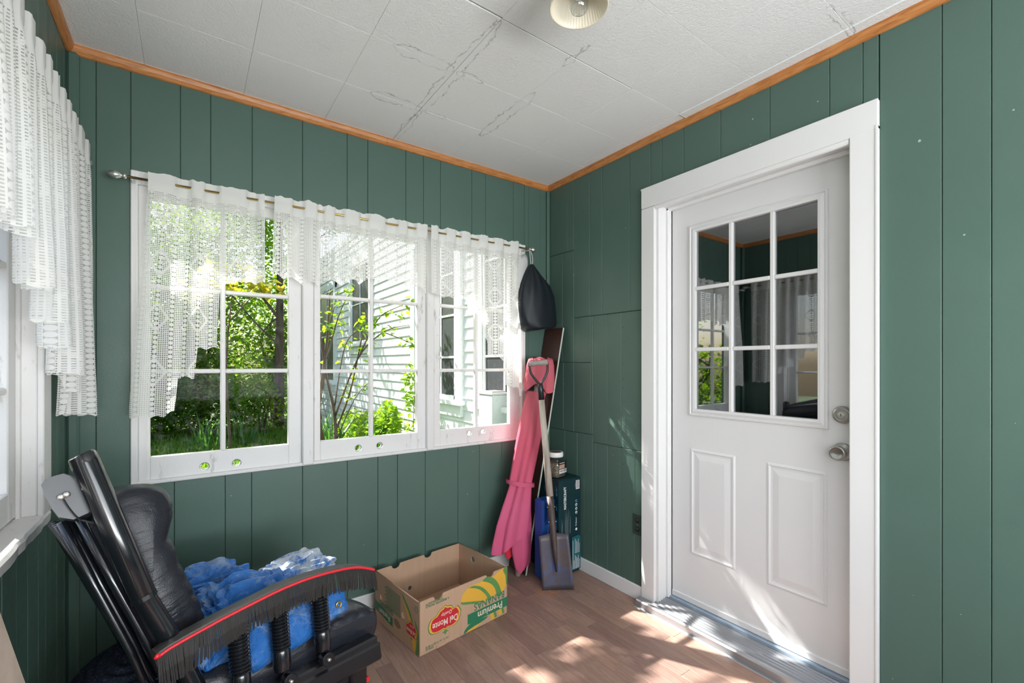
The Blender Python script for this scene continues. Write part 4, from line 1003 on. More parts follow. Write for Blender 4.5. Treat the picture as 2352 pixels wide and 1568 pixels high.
for l_ in (.45, .37):
    for s_ in (-1, 1): obj('rivet', MB().lathe([(.001, .003), (.004, .002), (.005, 0)], 8, Matrix.Translation(S(s_*.0195, .004, l_))), M['steel'], sk_)
obj('shaft', MB().tube([S(0, 0, .50), S(0, 0, .8), S(0, 0, 1.09)], [.0195, .0185, .0165], 18), M['ash'], sv, smooth=True)
gp = MB().tube([S(0, 0, 1.05), S(0, 0, 1.13), S(0, 0, 1.145)], [.0175, .0165, .012], 14)
for s_ in (-1, 1):
    gp.tube(smooth_path([S(0, 0, 1.135), S(s_*.022, 0, 1.165), S(s_*.046, 0, 1.205), S(s_*.052, 0, 1.24), S(s_*.052, 0, 1.266)], 4), .0068, 10)
obj('yoke', gp, M['blackmetal'], sv, smooth=True)
obj('grip', MB().tube([S(-.056, 0, 1.262), S(-.05, 0, 1.262), S(0, 0, 1.2635), S(.05, 0, 1.262), S(.056, 0, 1.262)], [.012, .0150, .0145, .0150, .012], 16), M['grip'], sv, smooth=True)

# power tool carton
tb = empty('tool_carton', (1.84, 2.11, 0), 'dark teal power tool carton stood on end in the corner behind the shovel', 'box')
tx0, tx1, ty0, ty1, tz = 1.752, 1.930, 1.985, 2.245, .562
loops = []
for z_, dx, dy in ((.0, .008, .004), (.02, .0, -.004), (.05, -.002, -.007), (.10, .004, 0), (.30, .002, 0), (tz, 0, 0)):
    loops.append([Vector((tx0+dx*.4, ty0+dy, z_)), Vector((tx1-dx, ty0+dy, z_)), Vector((tx1-dx, ty1, z_)), Vector((tx0+dx*.4, ty1, z_))])
cb = obj('carton', MB().rings(loops), M['teal'], tb)
TF = frame(Vector((1, 0, 0)), Vector((0, 0, 1)), Vector((0, -1, 0)))(Vector((tx0, ty0-.0008, 0)))
TL = frame(Vector((0, -1, 0)), Vector((0, 0, 1)), Vector((-1, 0, 0)))(Vector((tx0-.0006, ty1, 0)))
RV = Matrix.Rotation(PI/2, 4, 'Z')
def ttxt(s, size, x, y, mat, Mx=TF, sx=1, bold=0, ax='CENTER', d=.0004): return text_mesh(s, size, Mx @ Matrix.Translation((x, y, d)) @ RV, M[mat], 'lettering', tb, sx=sx, bold=bold, ax=ax)
def tpoly(name, pts, mat, Mx=TF, d=.0002): return obj(name, MB().add([Mx @ Vector((x, y, d)) for x, y in pts], [tuple(range(len(pts)))]), M[mat], tb, fix=False)
rc = lambda x0, x1, y0, y1: [(x0, y0), (x1, y0), (x1, y1), (x0, y1)]
ttxt('MASTERCRAFT', .025, .052, .455, 'printwhite', sx=.80, bold=.0008)
tpoly('barcode_label', rc(.138, .168, .495, .548), 'printwhite')
bc_ = MB()
for k in range(14): bc_.add([TF @ Vector((x, y, .0005)) for x, y in rc(.141, .165, .500+.0033*k, .500+.0033*k+(.0009+.0012*((k*5) % 3)/2))], [(0, 1, 2, 3)])
tag(obj('barcode', bc_, M['blackprint'], tb, fix=False), kind='stuff')
ttxt('5 7 0 6', .006, .132, .52, 'printwhite')
for k, y in enumerate((.425, .402, .379, .356)):
    tpoly('icon_disc', circ(.142, y, .0085, 18), 'printwhite' if k else 'ltblue'); tpoly('icon_mark', circ(.142, y, .0042, 10), 'teal', d=.0005)
ttxt('PLUSpower', .011, .140, .300, 'printwhite', bold=.0003); tpoly('icon_disc', circ(.142, .255, .009, 6), 'printwhite')
fp_ = MB()
for x, y0, n_, l_ in ((.034, .235, 4, .10), (.062, .215, 9, .17), (.100, .24, 3, .13)):
    for k in range(n_): fp_.add([TF @ Vector((a, b, .0003)) for a, b in rc(x+.0034*k-.012, x+.0034*k-.0102, y0, y0+l_*(1-.12*((k*3) % 4)))], [(0, 1, 2, 3)])
tag(obj('fine_print', fp_, M['printgrey'], tb, fix=False), kind='stuff')
tpoly('teal_panel', [(.10, .018), (.170, .018), (.170, .205), (.155, .222), (.098, .215)], 'tealprint', d=.0076)
fp_ = MB()
for k, l_ in enumerate((.17, .05, .08, .07, .06, .075, .05)):
    fp_.add([TF @ Vector((a, b, .0079)) for a, b in rc(.107+.0085*k, .110+.0085*k, .024, .024+l_)], [(0, 1, 2, 3)])
    if k > 1: fp_.add([TF @ Vector((a, b, .0079)) for a, b in rc(.107+.0085*k, .1095+.0085*k, .115, .115+l_*1.1)], [(0, 1, 2, 3)])
tag(obj('fine_print', fp_, M['printwhite'], tb, fix=False), kind='stuff')
tpoly('frame_print', rc(.016, .078, .10, .212), 'tealprint', d=.0074); tpoly('frame_print', rc(.020, .074, .10, .208), 'teal', d=.0077)
for y, s_ in ((.50, '4.0 Ah'), (.405, '20V'), (.31, '410 in-lb'), (.205, '1/2 in (13 mm)')): ttxt(s_+' /', .019, .245, y, 'ltblue', TL, sx=.9, bold=.0003)
tpoly('badge', circ(.16, .50, .028, 20), 'tealprint', TL)
for q in ((tx0, tx1),): obj('top_flap', MB().box(q[0]+.001, q[1]-.001, ty0+.001, ty1, tz, tz+.004, .0015), M['teal'], tb)

# blue plastic case
bc0 = empty('blue_tool_case', (1.68, 2.05, 0), 'blue plastic tool case standing between the leaning board and the shovel', 'tool case')
bx0, bx1, by0, by1 = 1.648, 1.744, 2.0, 2.085
obj('shell', MB().box(bx0, bx1, by0, by1, 0, .46, .010), M['blue'], bc0)
for k in range(4): obj('rib', MB().tube([(bx0+.035+.016*k, by0-.001, .05), (bx0+.035+.016*k, by0-.002, .30)], .006, 8), M['blue'], bc0, smooth=True)
obj('handle', MB().tube(smooth_path([(bx0+.02, by0+.004, .33), (bx0+.025, by0-.016, .35), (bx0+.03, by0-.018, .42), (bx0+.03, by0+.004, .455)], 4), .010, 10), M['blue'], bc0, smooth=True)
obj('latch', MB().box(bx0+.045, bx0+.080, by0-.010, by0+.002, .36, .43, .004), M['blackprint'], bc0)
obj('paper_label', MB().box(bx0+.004, bx0+.030, by0-.0012, by0, .195, .255, 0), simple('aged_paper', (.52, .44, .28), .8), bc0)
text_mesh('8', .03, frame(Vector((1, 0, 0)), Vector((0, 0, 1)), Vector((0, -1, 0)))(Vector((bx0+.017, by0-.0016, .225))), M['printgrey'], 'lettering', bc0)

# jar of nails
jx, jy, jz = 1.808, 2.075, tz+.004
jr = empty('nail_jar', (jx, jy, jz), 'clear square jar of nails with white screw lid on top of the teal carton', 'jar')
def sqr(r, z, n=32, e=5): return [Vector((jx+r*math.copysign(abs(math.cos(q))**(2/e), math.cos(q)), jy+r*math.copysign(abs(math.sin(q))**(2/e), math.sin(q)), z)) for q in [2*PI*k/n+.25 for k in range(n)]]
RJ = Matrix.Translation((jx, jy, 0)) @ Matrix.Rotation(math.radians(14), 4, 'Z') @ Matrix.Translation((-jx, -jy, 0))
def rot(L): return [RJ @ p for p in L]
obj('jar_body', MB().rings([rot(sqr(r, jz+z)) for r, z in ((.046, 0), (.0505, .006), (.0505, .085), (.048, .092), (.0505, .097), (.0505, .107), (.044, .122), (.040, .128))]), M['jar'], jr, smooth=True)
obj('nails', MB().rings([rot(sqr(r, jz+z)) for r, z in ((.044, .003), (.0485, .008), (.0485, .078+.0), (.040, .088), (.01, .093))]), M['nails'], jr, smooth=True)['kind'] = 'stuff'
ld = obj('lid', MB().lathe([(.001, .122), (.0455, .122), (.047, .125), (.047, .146), (.0445, .150), (.001, .150)], 36, Matrix.Translation((jx, jy, jz))), M['lid'], jr, auto=40)
obj('lid_sticker', MB().lathe([(.036, .1502), (.001, .1506)], 30, Matrix.Translation((jx, jy, jz)), cap=False), M['lidtop'], ld)
FJ = RJ @ frame(Vector((1, 0, 0)), Vector((0, 0, 1)), Vector((0, -1, 0)))(Vector((jx, jy-.0515, jz)))
def jpoly(name, x0, x1, y0, y1, mat, d): return obj(name, MB().add([FJ @ Vector(v+(d,)) for v in ((x0, y0), (x1, y0), (x1, y1), (x0, y1))], [(0, 1, 2, 3)]), M[mat], jr, fix=False)
jpoly('label', -.036, .040, .028, .098, 'blackprint', .0004); jpoly('label_white', -.036, .040, .028, .052, 'printwhite', .0007); jpoly('label_picture', -.036, .020, .056, .080, 'pinkprint', .0007)
bc_ = MB()
for k in range(12): bc_.add([FJ @ Vector((a, b, .001)) for a, b in ((.010+.0022*k, .034), (.0112+.0022*k, .034), (.0112+.0022*k, .050), (.010+.0022*k, .050))], [(0, 1, 2, 3)])
tag(obj('barcode', bc_, M['blackprint'], jr, fix=False), kind='stuff')
text_mesh('NAILS', .014, FJ @ Matrix.Translation((-.012, .042, .001)), M['blackprint'], 'lettering', jr, bold=.0003)
text_mesh('MASTERCRAFT', .008, FJ @ Matrix.Translation((-.006, .089, .001)), M['printwhite'], 'lettering', jr, bold=.0002)

# black drawstring bag and white mesh pouch hanging from the curtain rod end
bg_ = empty('drawstring_bag', (1.73, 2.21, 1.93), 'black nylon drawstring bag hanging from the curtain rod end in the corner', 'bag')
sec = [(1.868, 1.722, 1.740), (1.850, 1.708, 1.752), (1.825, 1.690, 1.775), (1.79, 1.672, 1.812), (1.74, 1.648, 1.866), (1.68, 1.636, 1.898), (1.62, 1.632, 1.912), (1.56, 1.634, 1.922), (1.51, 1.640, 1.925), (1.49, 1.655, 1.918), (1.478, 1.69, 1.88)]
loops = []
for i, (z, a, b) in enumerate(sec):
    t = i/(len(sec)-1); L = []
    for k in range(72):
        q = 2*PI*k/72; pl = .055*math.sin(11*q+.8*math.sin(z*9))*max(0, 1-t*1.25)+.05*noise.noise(Vector((math.cos(q)*2, math.sin(q)*2, z*9)))
        dp = min(.068, .012+.075*min(1, t*1.7))
        L.append(Vector(((a+b)/2+(b-a)/2*(1+pl)*math.cos(q), 2.212+dp*(1+pl*1.6)*math.sin(q), z+.012*math.sin(2*q+1)*t-(.030*max(0, -math.cos(q)) if t > .8 else 0))))
    loops.append(L)
obj('sack', MB().rings(loops), M['bag'], bg_, smooth=True)
for s_ in (-1, 1):
    obj('cord', MB().tube(smooth_path([(1.731+s_*.006, 2.211, 1.862), (1.727+s_*.009, 2.209, 1.91), (1.716+s_*.004, 2.209, 1.950)], 4), .0025, 6), M['net'], bg_, smooth=True)
ps = empty('mesh_pouch', (1.66, 2.215, 1.90), 'small white mesh pouch hanging behind the black drawstring bag', 'pouch')
loops = []
for z, a, b, d in ((1.925, 1.700, 1.722, .006), (1.895, 1.665, 1.722, .018), (1.872, 1.622, 1.720, .026), (1.80, 1.618, 1.690, .028), (1.72, 1.617, 1.668, .022), (1.700, 1.622, 1.655, .014)):
    loops.append([Vector(((a+b)/2+(b-a)/2*math.cos(2*PI*k/32), 2.243+d*math.sin(2*PI*k/32), z-.012*math.cos(2*PI*k/32))) for k in range(32)])
obj('pouch', MB().rings(loops), M['net'], ps, smooth=True)

# ------------------------------------------------------------------ curtain rods and lace curtains
def rod(name, p0, p1, label, ends, inner):
    t = empty(name, p0, label, 'curtain rod')
    obj('rod', MB().tube([p0, p1], .0048, 12), M['brass'], t, smooth=True)
    d = (Vector(p1)-Vector(p0)).normalized()
    for e, s_ in ends:
        e = Vector(e)
        Mf = Matrix.Translation(e) @ (d*s_).to_track_quat('Z', 'Y').to_matrix().to_4x4()
        obj('finial', MB().lathe([(.006, -.004), (.010, 0), (.0105, .006), (.007, .010), (.009, .014), (.0145, .024), (.0155, .033), (.011, .045), (.004, .053), (.001, .055)], 20, Mf), M['silver'], t, smooth=True)
    for c in inner:
        c = Vector(c[0]), Vector(c[1])
        mb = MB().tube([c[1], c[0]+Vector((0, 0, -.008)), c[0]+Vector((0, 0, .004))], .0038, 8, flat=1.0)
        w_ = c[1]; q = (c[1]-c[0]).normalized(); sd = q.cross(Vector((0, 0, 1)))
        Mq = frame(sd, Vector((0, 0, 1)), q)(w_)
        mb.box(-.007, .007, -.028, .022, -.003, .001, .001, Mq)
        mb.box(-.007, .007, -.006, -.003, -.04, .0, .001, Mq)
        obj('bracket', mb, M['silver'], t)
    return t
RY, RZ = YB-.080, 1.952
rod('curtain_rod', (-.196, RY, RZ-.002), (1.712, RY, RZ+.008), 'thin brass curtain rod with silver green finials above the wide three-sash window', [((-.196, RY, RZ-.002), -1), ((1.712, RY, RZ+.008), 1)], [((-.178, RY, RZ), (-.178, YB, RZ+.004)), ((1.705, RY, RZ+.006), (1.705, YB, RZ+.010))])
rod('curtain_rod', (XL+.062, .12, 1.985), (XL+.062, 2.215, 1.985), 'brass curtain rod with round knob on the side window by the near wall', [((XL+.062, 2.205, 1.985), 1)], [((XL+.062, 2.19, 1.985), (XL, 2.19, 1.985)), ((XL+.062, .2, 1.985), (XL, .2, 1.985))])

def curtain(name, a0, a1, base, z0, bottom, mapf, gather, phase, label, seed, nv=56, du=.007, head=.030, rodamp=.0085):
    # a0..a1 along the rod; bottom(a) height of the lower edge; mapf(a, out, z) to world; gather(a) cloth per rod length
    n = int((a1-a0)/du); mb = MB(); u = 0; cols = []
    rnd = random.Random(seed); pha = 0
    for i in range(n+1):
        a = a0+(a1-a0)*i/n; g = gather(a); u += du*g; pha += du*2*PI/(.062+.10*abs(noise.noise(Vector((a*6.5, seed*1.7, 2))))*2.2)
        zb = bottom(a); ztop = z0+head+.010*noise.noise(Vector((a*22, seed, 0)))+.006*noise.noise(Vector((a*60, seed, 3)))
        for j in range(nv+1):
            if j < 4: z = ztop+(z0-ztop)*j/4
            else: z = z0+(zb-z0)*(j-4)/(nv-4)
            t = max(0, (z0-z)/1.0)
            amp = (.012*g)*(1+1.2*t)
            sw = math.sin(pha)
            if z > z0-.012: out = rodamp*1.25*(1 if sw > -.35 else -1)*min(1, abs(sw+.35)*3)
            else:
                k = min(1, (z0-z-.012)/.05)
                out = (1-k)*rodamp*1.25*(1 if sw > -.35 else -1)*min(1, abs(sw+.35)*3)+k*(amp*sw+.010*t*math.sin(pha*.5+1)+.012*noise.noise(Vector((a*6, z*2.5, seed)))*t)
            aa = a+.010*t*noise.noise(Vector((a*7, z*2, seed+9)))
            mb.v.append(tuple(mapf(aa, out, z))); mb.uv.append((u, z-z0))
        cols.append(i)
    m = nv+1
    for i in range(n):
        for j in range(nv): mb.f.append((i*m+j, (i+1)*m+j, (i+1)*m+j+1, i*m+j+1)); mb.m.append(0)
    o = obj(name, mb, M['lace'], None, smooth=True, fix=False)
    return tag(o, label, 'curtain')
def scallop(a, w_=.05, d=.010): return d*abs(math.sin(a*PI/w_))
# left swag with its stepped tail, over the first sash
stepL = [(-.185, 1.042), (-.095, 1.037), (-.0505, 1.055), (-.050, 1.188), (.0105, 1.186), (.011, 1.302), (.083, 1.306), (.084, 1.535), (.10, 1.56), (.16, 1.588), (.30, 1.590)]
def botL(a): return interp(stepL, a)+scallop(a, .045, .012)
curtain('lace_curtain', -.130, .262, None, RZ, lambda a: botL(-.185+(a+.130)*(.262+.185)/(.392)), lambda a, o, z: Vector((a-.055*max(0, min(1, (1.93-z)/.85))*max(0, min(1, (.20-a)/.33)), RY-o, z)), lambda a: 1.55, 0, 'white lace curtain with long stepped tail gathered at the left end of the wide window', 2, nv=70)
curtain('lace_curtain', .300, 1.03, None, RZ+.003, lambda a: 1.615+.020*math.sin(a*9)+scallop(a, .085, .026)+(.022 if .5 < a < .9 else 0), lambda a, o, z: Vector((a-.012*math.sin((RZ-z)*2), RY-o, z)), lambda a: 1.25, 0, 'short scalloped white lace valance across the middle of the wide window', 5, nv=40)
stepR = [(1.03, 1.618), (1.17, 1.606), (1.255, 1.600), (1.256, 1.545), (1.33, 1.530), (1.36, 1.505), (1.361, 1.400), (1.40, 1.363), (1.401, 1.295), (1.45, 1.288), (1.54, 1.237), (1.5405, 1.115), (1.60, 1.100), (1.62, 1.045), (1.66, 1.038)]
curtain('lace_curtain', 1.045, 1.655, None, RZ+.006, lambda a: interp(stepR, a)+scallop(a, .045, .010), lambda a, o, z: Vector((a+.010*max(0, 1.9-z), RY-o, z)), lambda a: 1.12, 0, 'sheer white lace curtain stepping down beside the black drawstring bag', 11, nv=60)
stepW = [(2.195, 1.070), (2.03, 1.072), (1.965, 1.085), (1.9645, 1.150), (1.905, 1.155), (1.9045, 1.212), (1.80, 1.214), (1.7995, 1.285), (1.70, 1.29), (1.6995, 1.350), (1.62, 1.355), (1.6195, 1.425), (1.47, 1.428), (1.4695, 1.528), (.9, 1.54), (.899, 1.43), (.6, 1.2), (.25, 1.07)][::-1]
curtain('lace_curtain', .25, 2.185, None, 1.985, lambda a: interp(stepW, a)+scallop(a, .045, .010), lambda a, o, z: Vector((XL+.062+o*1.3, a, z)), lambda a: 1.25+.35*noise.noise(Vector((a*4, 3, 1))), 0, 'white lace curtain with stepped lower edge on the side window by the near wall', 17, nv=60, head=.040, rodamp=.010)

# ------------------------------------------------------------------ outdoors: house wall, yard, shrubs and trees
GZ = .08
gm = MB(); gx = [-14+k*.75 for k in range(41)]; gy = [YB+.12+k*.75 for k in range(30)]
for y_ in gy:
    for x_ in gx: gm.v.append((x_, y_, GZ+.03*noise.noise(Vector((x_*.8, y_*.8, 0)))))
nx = len(gx)
for j in range(len(gy)-1):
    for i in range(nx-1): gm.f.append((j*nx+i, j*nx+i+1, (j+1)*nx+i+1, (j+1)*nx+i)); gm.m.append(0)
structure(obj('ground', gm, M['lawn'], smooth=True, fix=False))
SX = 1.95                                                            # face of the clapboards
hw = structure(obj('wall_house', MB().box(SX+.012, SX+.2, YB+.115, 9.6, GZ-.1, 3.2).box(SX+.012, 6, 9.5, 9.6, GZ-.1, 3.2), M['siding']))
z_ = GZ+.05; k = 0; e = .102
while z_ < 3.15:
    mb = MB()
    for (a, b) in ((YB+.115, 9.6),):
        mb.rings([[(SX+.012, y_, z_), (SX-.007, y_, z_), (SX-.009, y_, z_+.004), (SX+.010, y_, z_+e+.012), (SX+.014, y_, z_+e+.012)] for y_ in (a, b)])
    obj('clapboard', mb, M['siding'], hw); z_ += e
def hwin(name, y0, y1, z0, z1, nm, label, mz=2):
    t = empty(name, (SX, (y0+y1)/2, z0), kind='structure')
    mb = MB().box(SX-.035, SX+.02, y0-.10, y0, z0-.04, z1+.1, .004).box(SX-.035, SX+.02, y1, y1+.10, z0-.04, z1+.1, .004).box(SX-.038, SX+.02, y0-.1, y1+.1, z1, z1+.11, .004)
    obj('window_frame', mb, M['siding'], t)
    obj('window_sill', MB().box(SX-.075, SX+.02, y0-.13, y1+.13, z0-.045, z0, .006).box(SX-.03, SX+.02, y0-.1, y1+.1, z0-.15, z0-.045, .004), M['siding'], t)
    ys = [y0+(y1-y0)*i/nm for i in range(nm+1)]; zs = [z0+(z1-z0)*i/mz for i in range(mz+1)]
    for a, b in zip(ys, ys[1:]):
        for c, d in zip(zs, zs[1:]): obj('pane', MB().box(SX-.013, SX-.009, a, b, c, d), M['winglass'], t)
    for y_ in ys[1:-1]: obj('muntin', MB().box(SX-.022, SX-.012, y_-.009, y_+.009, z0, z1, .002), M['siding'], t)
    for z_ in zs[1:-1]: obj('muntin', MB().box(SX-.022, SX-.012, y0, y1, z_-.009, z_+.009, .002), M['siding'], t)
    obj('sash_frame', MB().box(SX-.026, SX-.010, y0, y0+.03, z0, z1, .003).box(SX-.026, SX-.010, y1-.03, y1, z0, z1, .003).box(SX-.026, SX-.010, y0, y1, z0, z0+.035, .003).box(SX-.026, SX-.010, y0, y1, z1-.035, z1, .003), M['siding'], t)
hwin('window_4', 3.56, 4.45, .93, 2.45, 3, '', 4); hwin('window_5', 2.50, 3.10, .93, 2.45, 2, '', 4)
hwin('window_6', 5.95, 6.75, 1.54, 2.65, 2, '', 2); hwin('window_7', 7.75, 8.75, .95, 2.5, 2, '', 2)
ub = empty('meter_box', (1.87, 2.80, .78), 'pale grey metal utility box mounted on the white clapboard wall outside', 'utility box')
obj('box_body', MB().box(1.80, SX-.002, 2.765, 2.96, .72, 1.02, .006), M['grey'], ub)
obj('box_lid', MB().box(1.792, SX-.002, 2.758, 2.967, 1.02, 1.036, .004), M['grey'], ub)
obj('wooden_cap', MB().box(1.815, 1.93, 2.79, 2.93, 1.036, 1.046, .002), M['paleboard'], ub)

# leaves: bent four-sided blades gathered into one foliage part per plant
def leaves(n, centre, size, rnd, shape, out=None, flat=.3):
    mb = MB(); V = mb.v; F = mb.f
    for i in range(n):
        p = shape(rnd); s_ = size*rnd.uniform(.6, 1.3)
        d = Vector((rnd.gauss(0, 1), rnd.gauss(0, 1), rnd.gauss(-.15, .55))).normalized()
        up = Vector((rnd.gauss(0, .5), rnd.gauss(0, .5), 1)).normalized(); sd = d.cross(up)
        if sd.length < .05: continue
        sd.normalize(); nrm = sd.cross(d)
        b = len(V)
        V += [tuple(p-d*s_*.5), tuple(p+sd*s_*.30+nrm*s_*.06), tuple(p+d*s_*.55-nrm*s_*.08), tuple(p-sd*s_*.30+nrm*s_*.06)]
        F += [(b, b+1, b+2), (b, b+2, b+3)]
    mb.m = [0]*len(F); return mb
def blob(cs):
    # cs: [(x,y,z,rx,ry,rz)] -> sampler near the shells of several lumps
    ws = [c[3]*c[5]+.1 for c in cs]; T_ = sum(ws)
    def f(r):
        q = r.random()*T_
        for c, w_ in zip(cs, ws):
            q -= w_
            if q <= 0: break
        v = Vector((r.gauss(0, 1), r.gauss(0, 1), r.gauss(0, 1))).normalized()*(r.random()**.33)
        return Vector((c[0]+v.x*c[3], c[1]+v.y*c[4], c[2]+v.z*c[5]))
    return f
def plant(name, cat, label, base, stems, cs, n, size, mat, seed, group=None):
    t = empty(name, base, label, cat, group); r = random.Random(seed)
    for st in stems:
        st_ = [Vector(base)+Vector(p) for p in st[0]]
        obj('trunk' if st[1] > .05 else 'stem', MB().tube(smooth_path(st_, 4), [st[1]*(1-.75*i/((len(st_)-1)*4)) for i in range((len(st_)-1)*4+1)], 8), M['bark'], t, smooth=True)
    cs = [(base[0]+c[0], base[1]+c[1], base[2]+c[2], c[3], c[4], c[5]) for c in cs]
    f = obj('foliage', leaves(n, None, size, r, blob(cs)), M[mat], t, fix=False); f['kind'] = 'stuff'
    return t
rs = random.Random(5)
def lumps(w_, h_, n, r): return [(rs.uniform(-w_, w_), rs.uniform(-w_*.6, w_*.6), rs.uniform(.25, h_), r*rs.uniform(.7, 1.2), r*rs.uniform(.7, 1.2), r*rs.uniform(.6, 1.0)) for _ in range(n)]
def stems(k, h_, sp, rad): return [([(0, 0, -.05), (rs.uniform(-.1, .1), rs.uniform(-.1, .1), h_*.35), (rs.uniform(-sp, sp)*.6, rs.uniform(-sp, sp)*.6, h_*.7), (rs.uniform(-sp, sp), rs.uniform(-sp, sp), h_)], rad) for _ in range(k)]
G_ = 'shrubs and trees at the back of the yard'
plant('leafy_shrub', 'shrub', 'dark leafy shrub at the far left of the yard seen through the first sash', (-1.35, 9.2, GZ), stems(4, 2.2, .6, .04), lumps(1.0, 3.4, 13, .85), 15000, .095, 'leafB', 1, G_)
plant('leafy_shrub', 'shrub', 'broad bright green shrub in the middle of the yard behind the straight trunk', (.15, 9.9, GZ), stems(5, 2.4, .7, .04), lumps(1.1, 4.0, 17, .85), 20000, .090, 'leafA', 2, G_)
plant('leafy_shrub', 'shrub', 'tall yellow green shrub filling the right of the first sash', (1.45, 10.8, GZ), stems(5, 2.6, .7, .045), lumps(1.0, 4.4, 17, .85), 20000, .090, 'leafA', 3, G_)
plant('leafy_shrub', 'shrub', 'low dark shrub in front of the bright one near the lawn', (.05, 9.0, GZ), stems(3, .8, .4, .02), lumps(.5, .75, 6, .42), 2600, .075, 'leafB', 4, G_)
plant('leafy_shrub', 'shrub', 'low light green shrub by the foot of the straight trunk', (1.0, 8.7, GZ), stems(3, .9, .4, .02), lumps(.42, .95, 6, .40), 2600, .070, 'leafA', 6, G_)
plant('straight_tree', 'tree', 'tree with straight brown trunk standing in the first sash', (1.33, 9.3, GZ), [([(0, 0, -.1), (.02, 0, 1.5), (.03, .0, 3.0), (.05, 0, 5.2)], .10), ([(.02, 0, 2.0), (-.5, -.2, 2.6), (-1.1, -.3, 2.9)], .030), ([(.02, 0, 1.5), (-.45, -.3, 1.95), (-.9, -.5, 2.5)], .022), ([(.03, 0, 2.8), (.6, -.2, 3.5), (1.1, -.3, 3.9)], .03)], [(0, 0, 5.0, 1.4, 1.3, .9), (-.9, -.3, 4.3, .9, .8, .5), (.7, -.2, 4.2, .7, .7, .6)], 3600, .11, 'leafA', 7, G_)
mp = plant('maple_sapling', 'tree', 'young maple with pale yellow leaves high in the first sash', (.42, 6.6, GZ), [([(0, 0, 0), (-.05, .05, 1.2), (.05, .1, 2.4)], .018), ([(-.02, .05, 1.7), (.25, 0, 2.05), (.45, -.05, 2.15)], .008), ([(-.02, .05, 1.6), (-.2, 0, 1.95), (-.4, 0, 2.05)], .008)], [(.0, 0, 2.25, .48, .3, .22), (.35, 0, 2.15, .25, .2, .14), (-.35, 0, 2.05, .2, .2, .14)], 170, .15, 'leafY', 8, G_)
bough = [(-.2, -.3, 6.4, 1.0, 1.0, .6), (-.9, .5, 7.0, 1.2, 1.2, .9), (-.5, 1.2, 8.0, 1.0, 1.0, .6)]
for _ in range(21):
    bx_, by_ = rs.uniform(2.1, 3.85), rs.uniform(-3.8, -3.0)
    bough.append((bx_, by_, 3.85+(by_+3.4)*.9+rs.uniform(-.55, .55)-GZ, .13, .13, .10))
plant('tall_tree', 'tree', 'tall spreading tree beyond the left of the window whose boughs dapple the sun', (-3.6, 8.0, GZ), [([(0, 0, -.1), (.1, 0, 3), (.5, .1, 6)], .22), ([(.2, 0, 3.2), (1.2, -1.6, 4.1), (2.4, -3.0, 4.0), (3.9, -3.5, 3.8)], .045), ([(.3, 0, 5), (-.2, .4, 6.6), (-.5, 1.2, 8.0)], .08), ([(1.2, -1.6, 4.1), (2.1, -3.0, 3.6), (3.2, -3.5, 3.4)], .02), ([(2.0, -2.6, 4.0), (3.0, -3.4, 4.2), (3.8, -3.5, 4.25)], .016)], bough, 4600, .085, 'leafA', 9, G_)
plant('leafy_shrub', 'shrub', 'bushy hedge shrub outside the side window', (-4.6, 5.6, GZ), stems(4, 1.6, .7, .04), lumps(1.2, 2.0, 8, .9), 4200, .11, 'leafA', 10, G_)
plant('leafy_shrub', 'shrub', 'large dark shrub at the far left corner of the yard', (-3.6, 10.5, GZ), stems(4, 2.0, .7, .04), lumps(1.3, 3.0, 9, 1.0), 5200, .12, 'leafB', 12, G_)

# many-stemmed shrub in front of the clapboards: each leaf a piece of its own
vb = Vector((1.14, 4.72, GZ)); vs_ = empty('flowering_shrub', vb, 'thin many-stemmed shrub with small fresh leaves in front of the white clapboards', 'shrub')
rv = random.Random(21); lm = {}
for nm in ('leafA', 'leafY'):
    q = MB(); q.v = [(0, 0, 0), (.2, .28, .06), (.62, .26, .07), (1, 0, -.06), (.62, -.26, .07), (.2, -.28, .06), (.5, 0, 0)]
    q.f = [(0, 1, 6), (1, 2, 6), (2, 3, 6), (3, 4, 6), (4, 5, 6), (5, 0, 6)]; q.m = [0]*6
    lm[nm] = mesh_of('leaf', q, M[nm], True, False)
tips = []
def branch(pts, r): 
    pp = smooth_path([vb+Vector((p[0], p[1], p[2]-.38*min(1, p[2]))) for p in pts], 5)
    obj('stem', MB().tube(pp, [r*(1-.7*i/(len(pp)-1)) for i in range(len(pp))], 7), M['bark'], vs_, smooth=True); return pp
branch([(0, 0, 0), (-.06, .02, .6), (-.10, .03, 1.1), (-.03, .02, 1.75), (.0, .0, 2.3)], .026)
branch([(.02, 0, 0), (.05, .0, .55), (.04, .0, 1.05), (-.04, .03, 1.5), (-.10, .05, 2.0)], .024)
tips.append(branch([(.04, 0, .75), (.16, -.10, 1.25), (.24, -.20, 1.75), (.28, -.26, 2.05)], .012))
tips.append(branch([(.04, 0, 1.0), (.22, -.18, 1.60), (.40, -.40, 1.86), (.60, -.58, 1.93)], .010))
tips.append(branch([(.22, -.18, 1.60), (.36, -.34, 1.98), (.50, -.50, 2.10), (.64, -.66, 2.16)], .008))
tips.append(branch([(.40, -.40, 1.86), (.50, -.54, 1.80), (.60, -.64, 1.74), (.66, -.70, 1.70)], .006))
tips.append(branch([(-.02, .04, 1.6), (.05, -.04, 1.96), (.12, -.10, 2.18), (.18, -.16, 2.28)], .008))
tips.append(branch([(-.06, .03, 1.3), (-.02, 0, 1.82), (.02, -.05, 2.08), (.05, -.1, 2.28)], .008))
tips.append(branch([(-.08, .03, 1.0), (-.14, 0, 1.5), (-.14, -.02, 2.0), (-.06, -.06, 2.28)], .009))
tips.append(branch([(.04, 0, 1.1), (.12, -.08, 1.72), (.24, -.2, 1.90), (.32, -.3, 1.96)], .007))
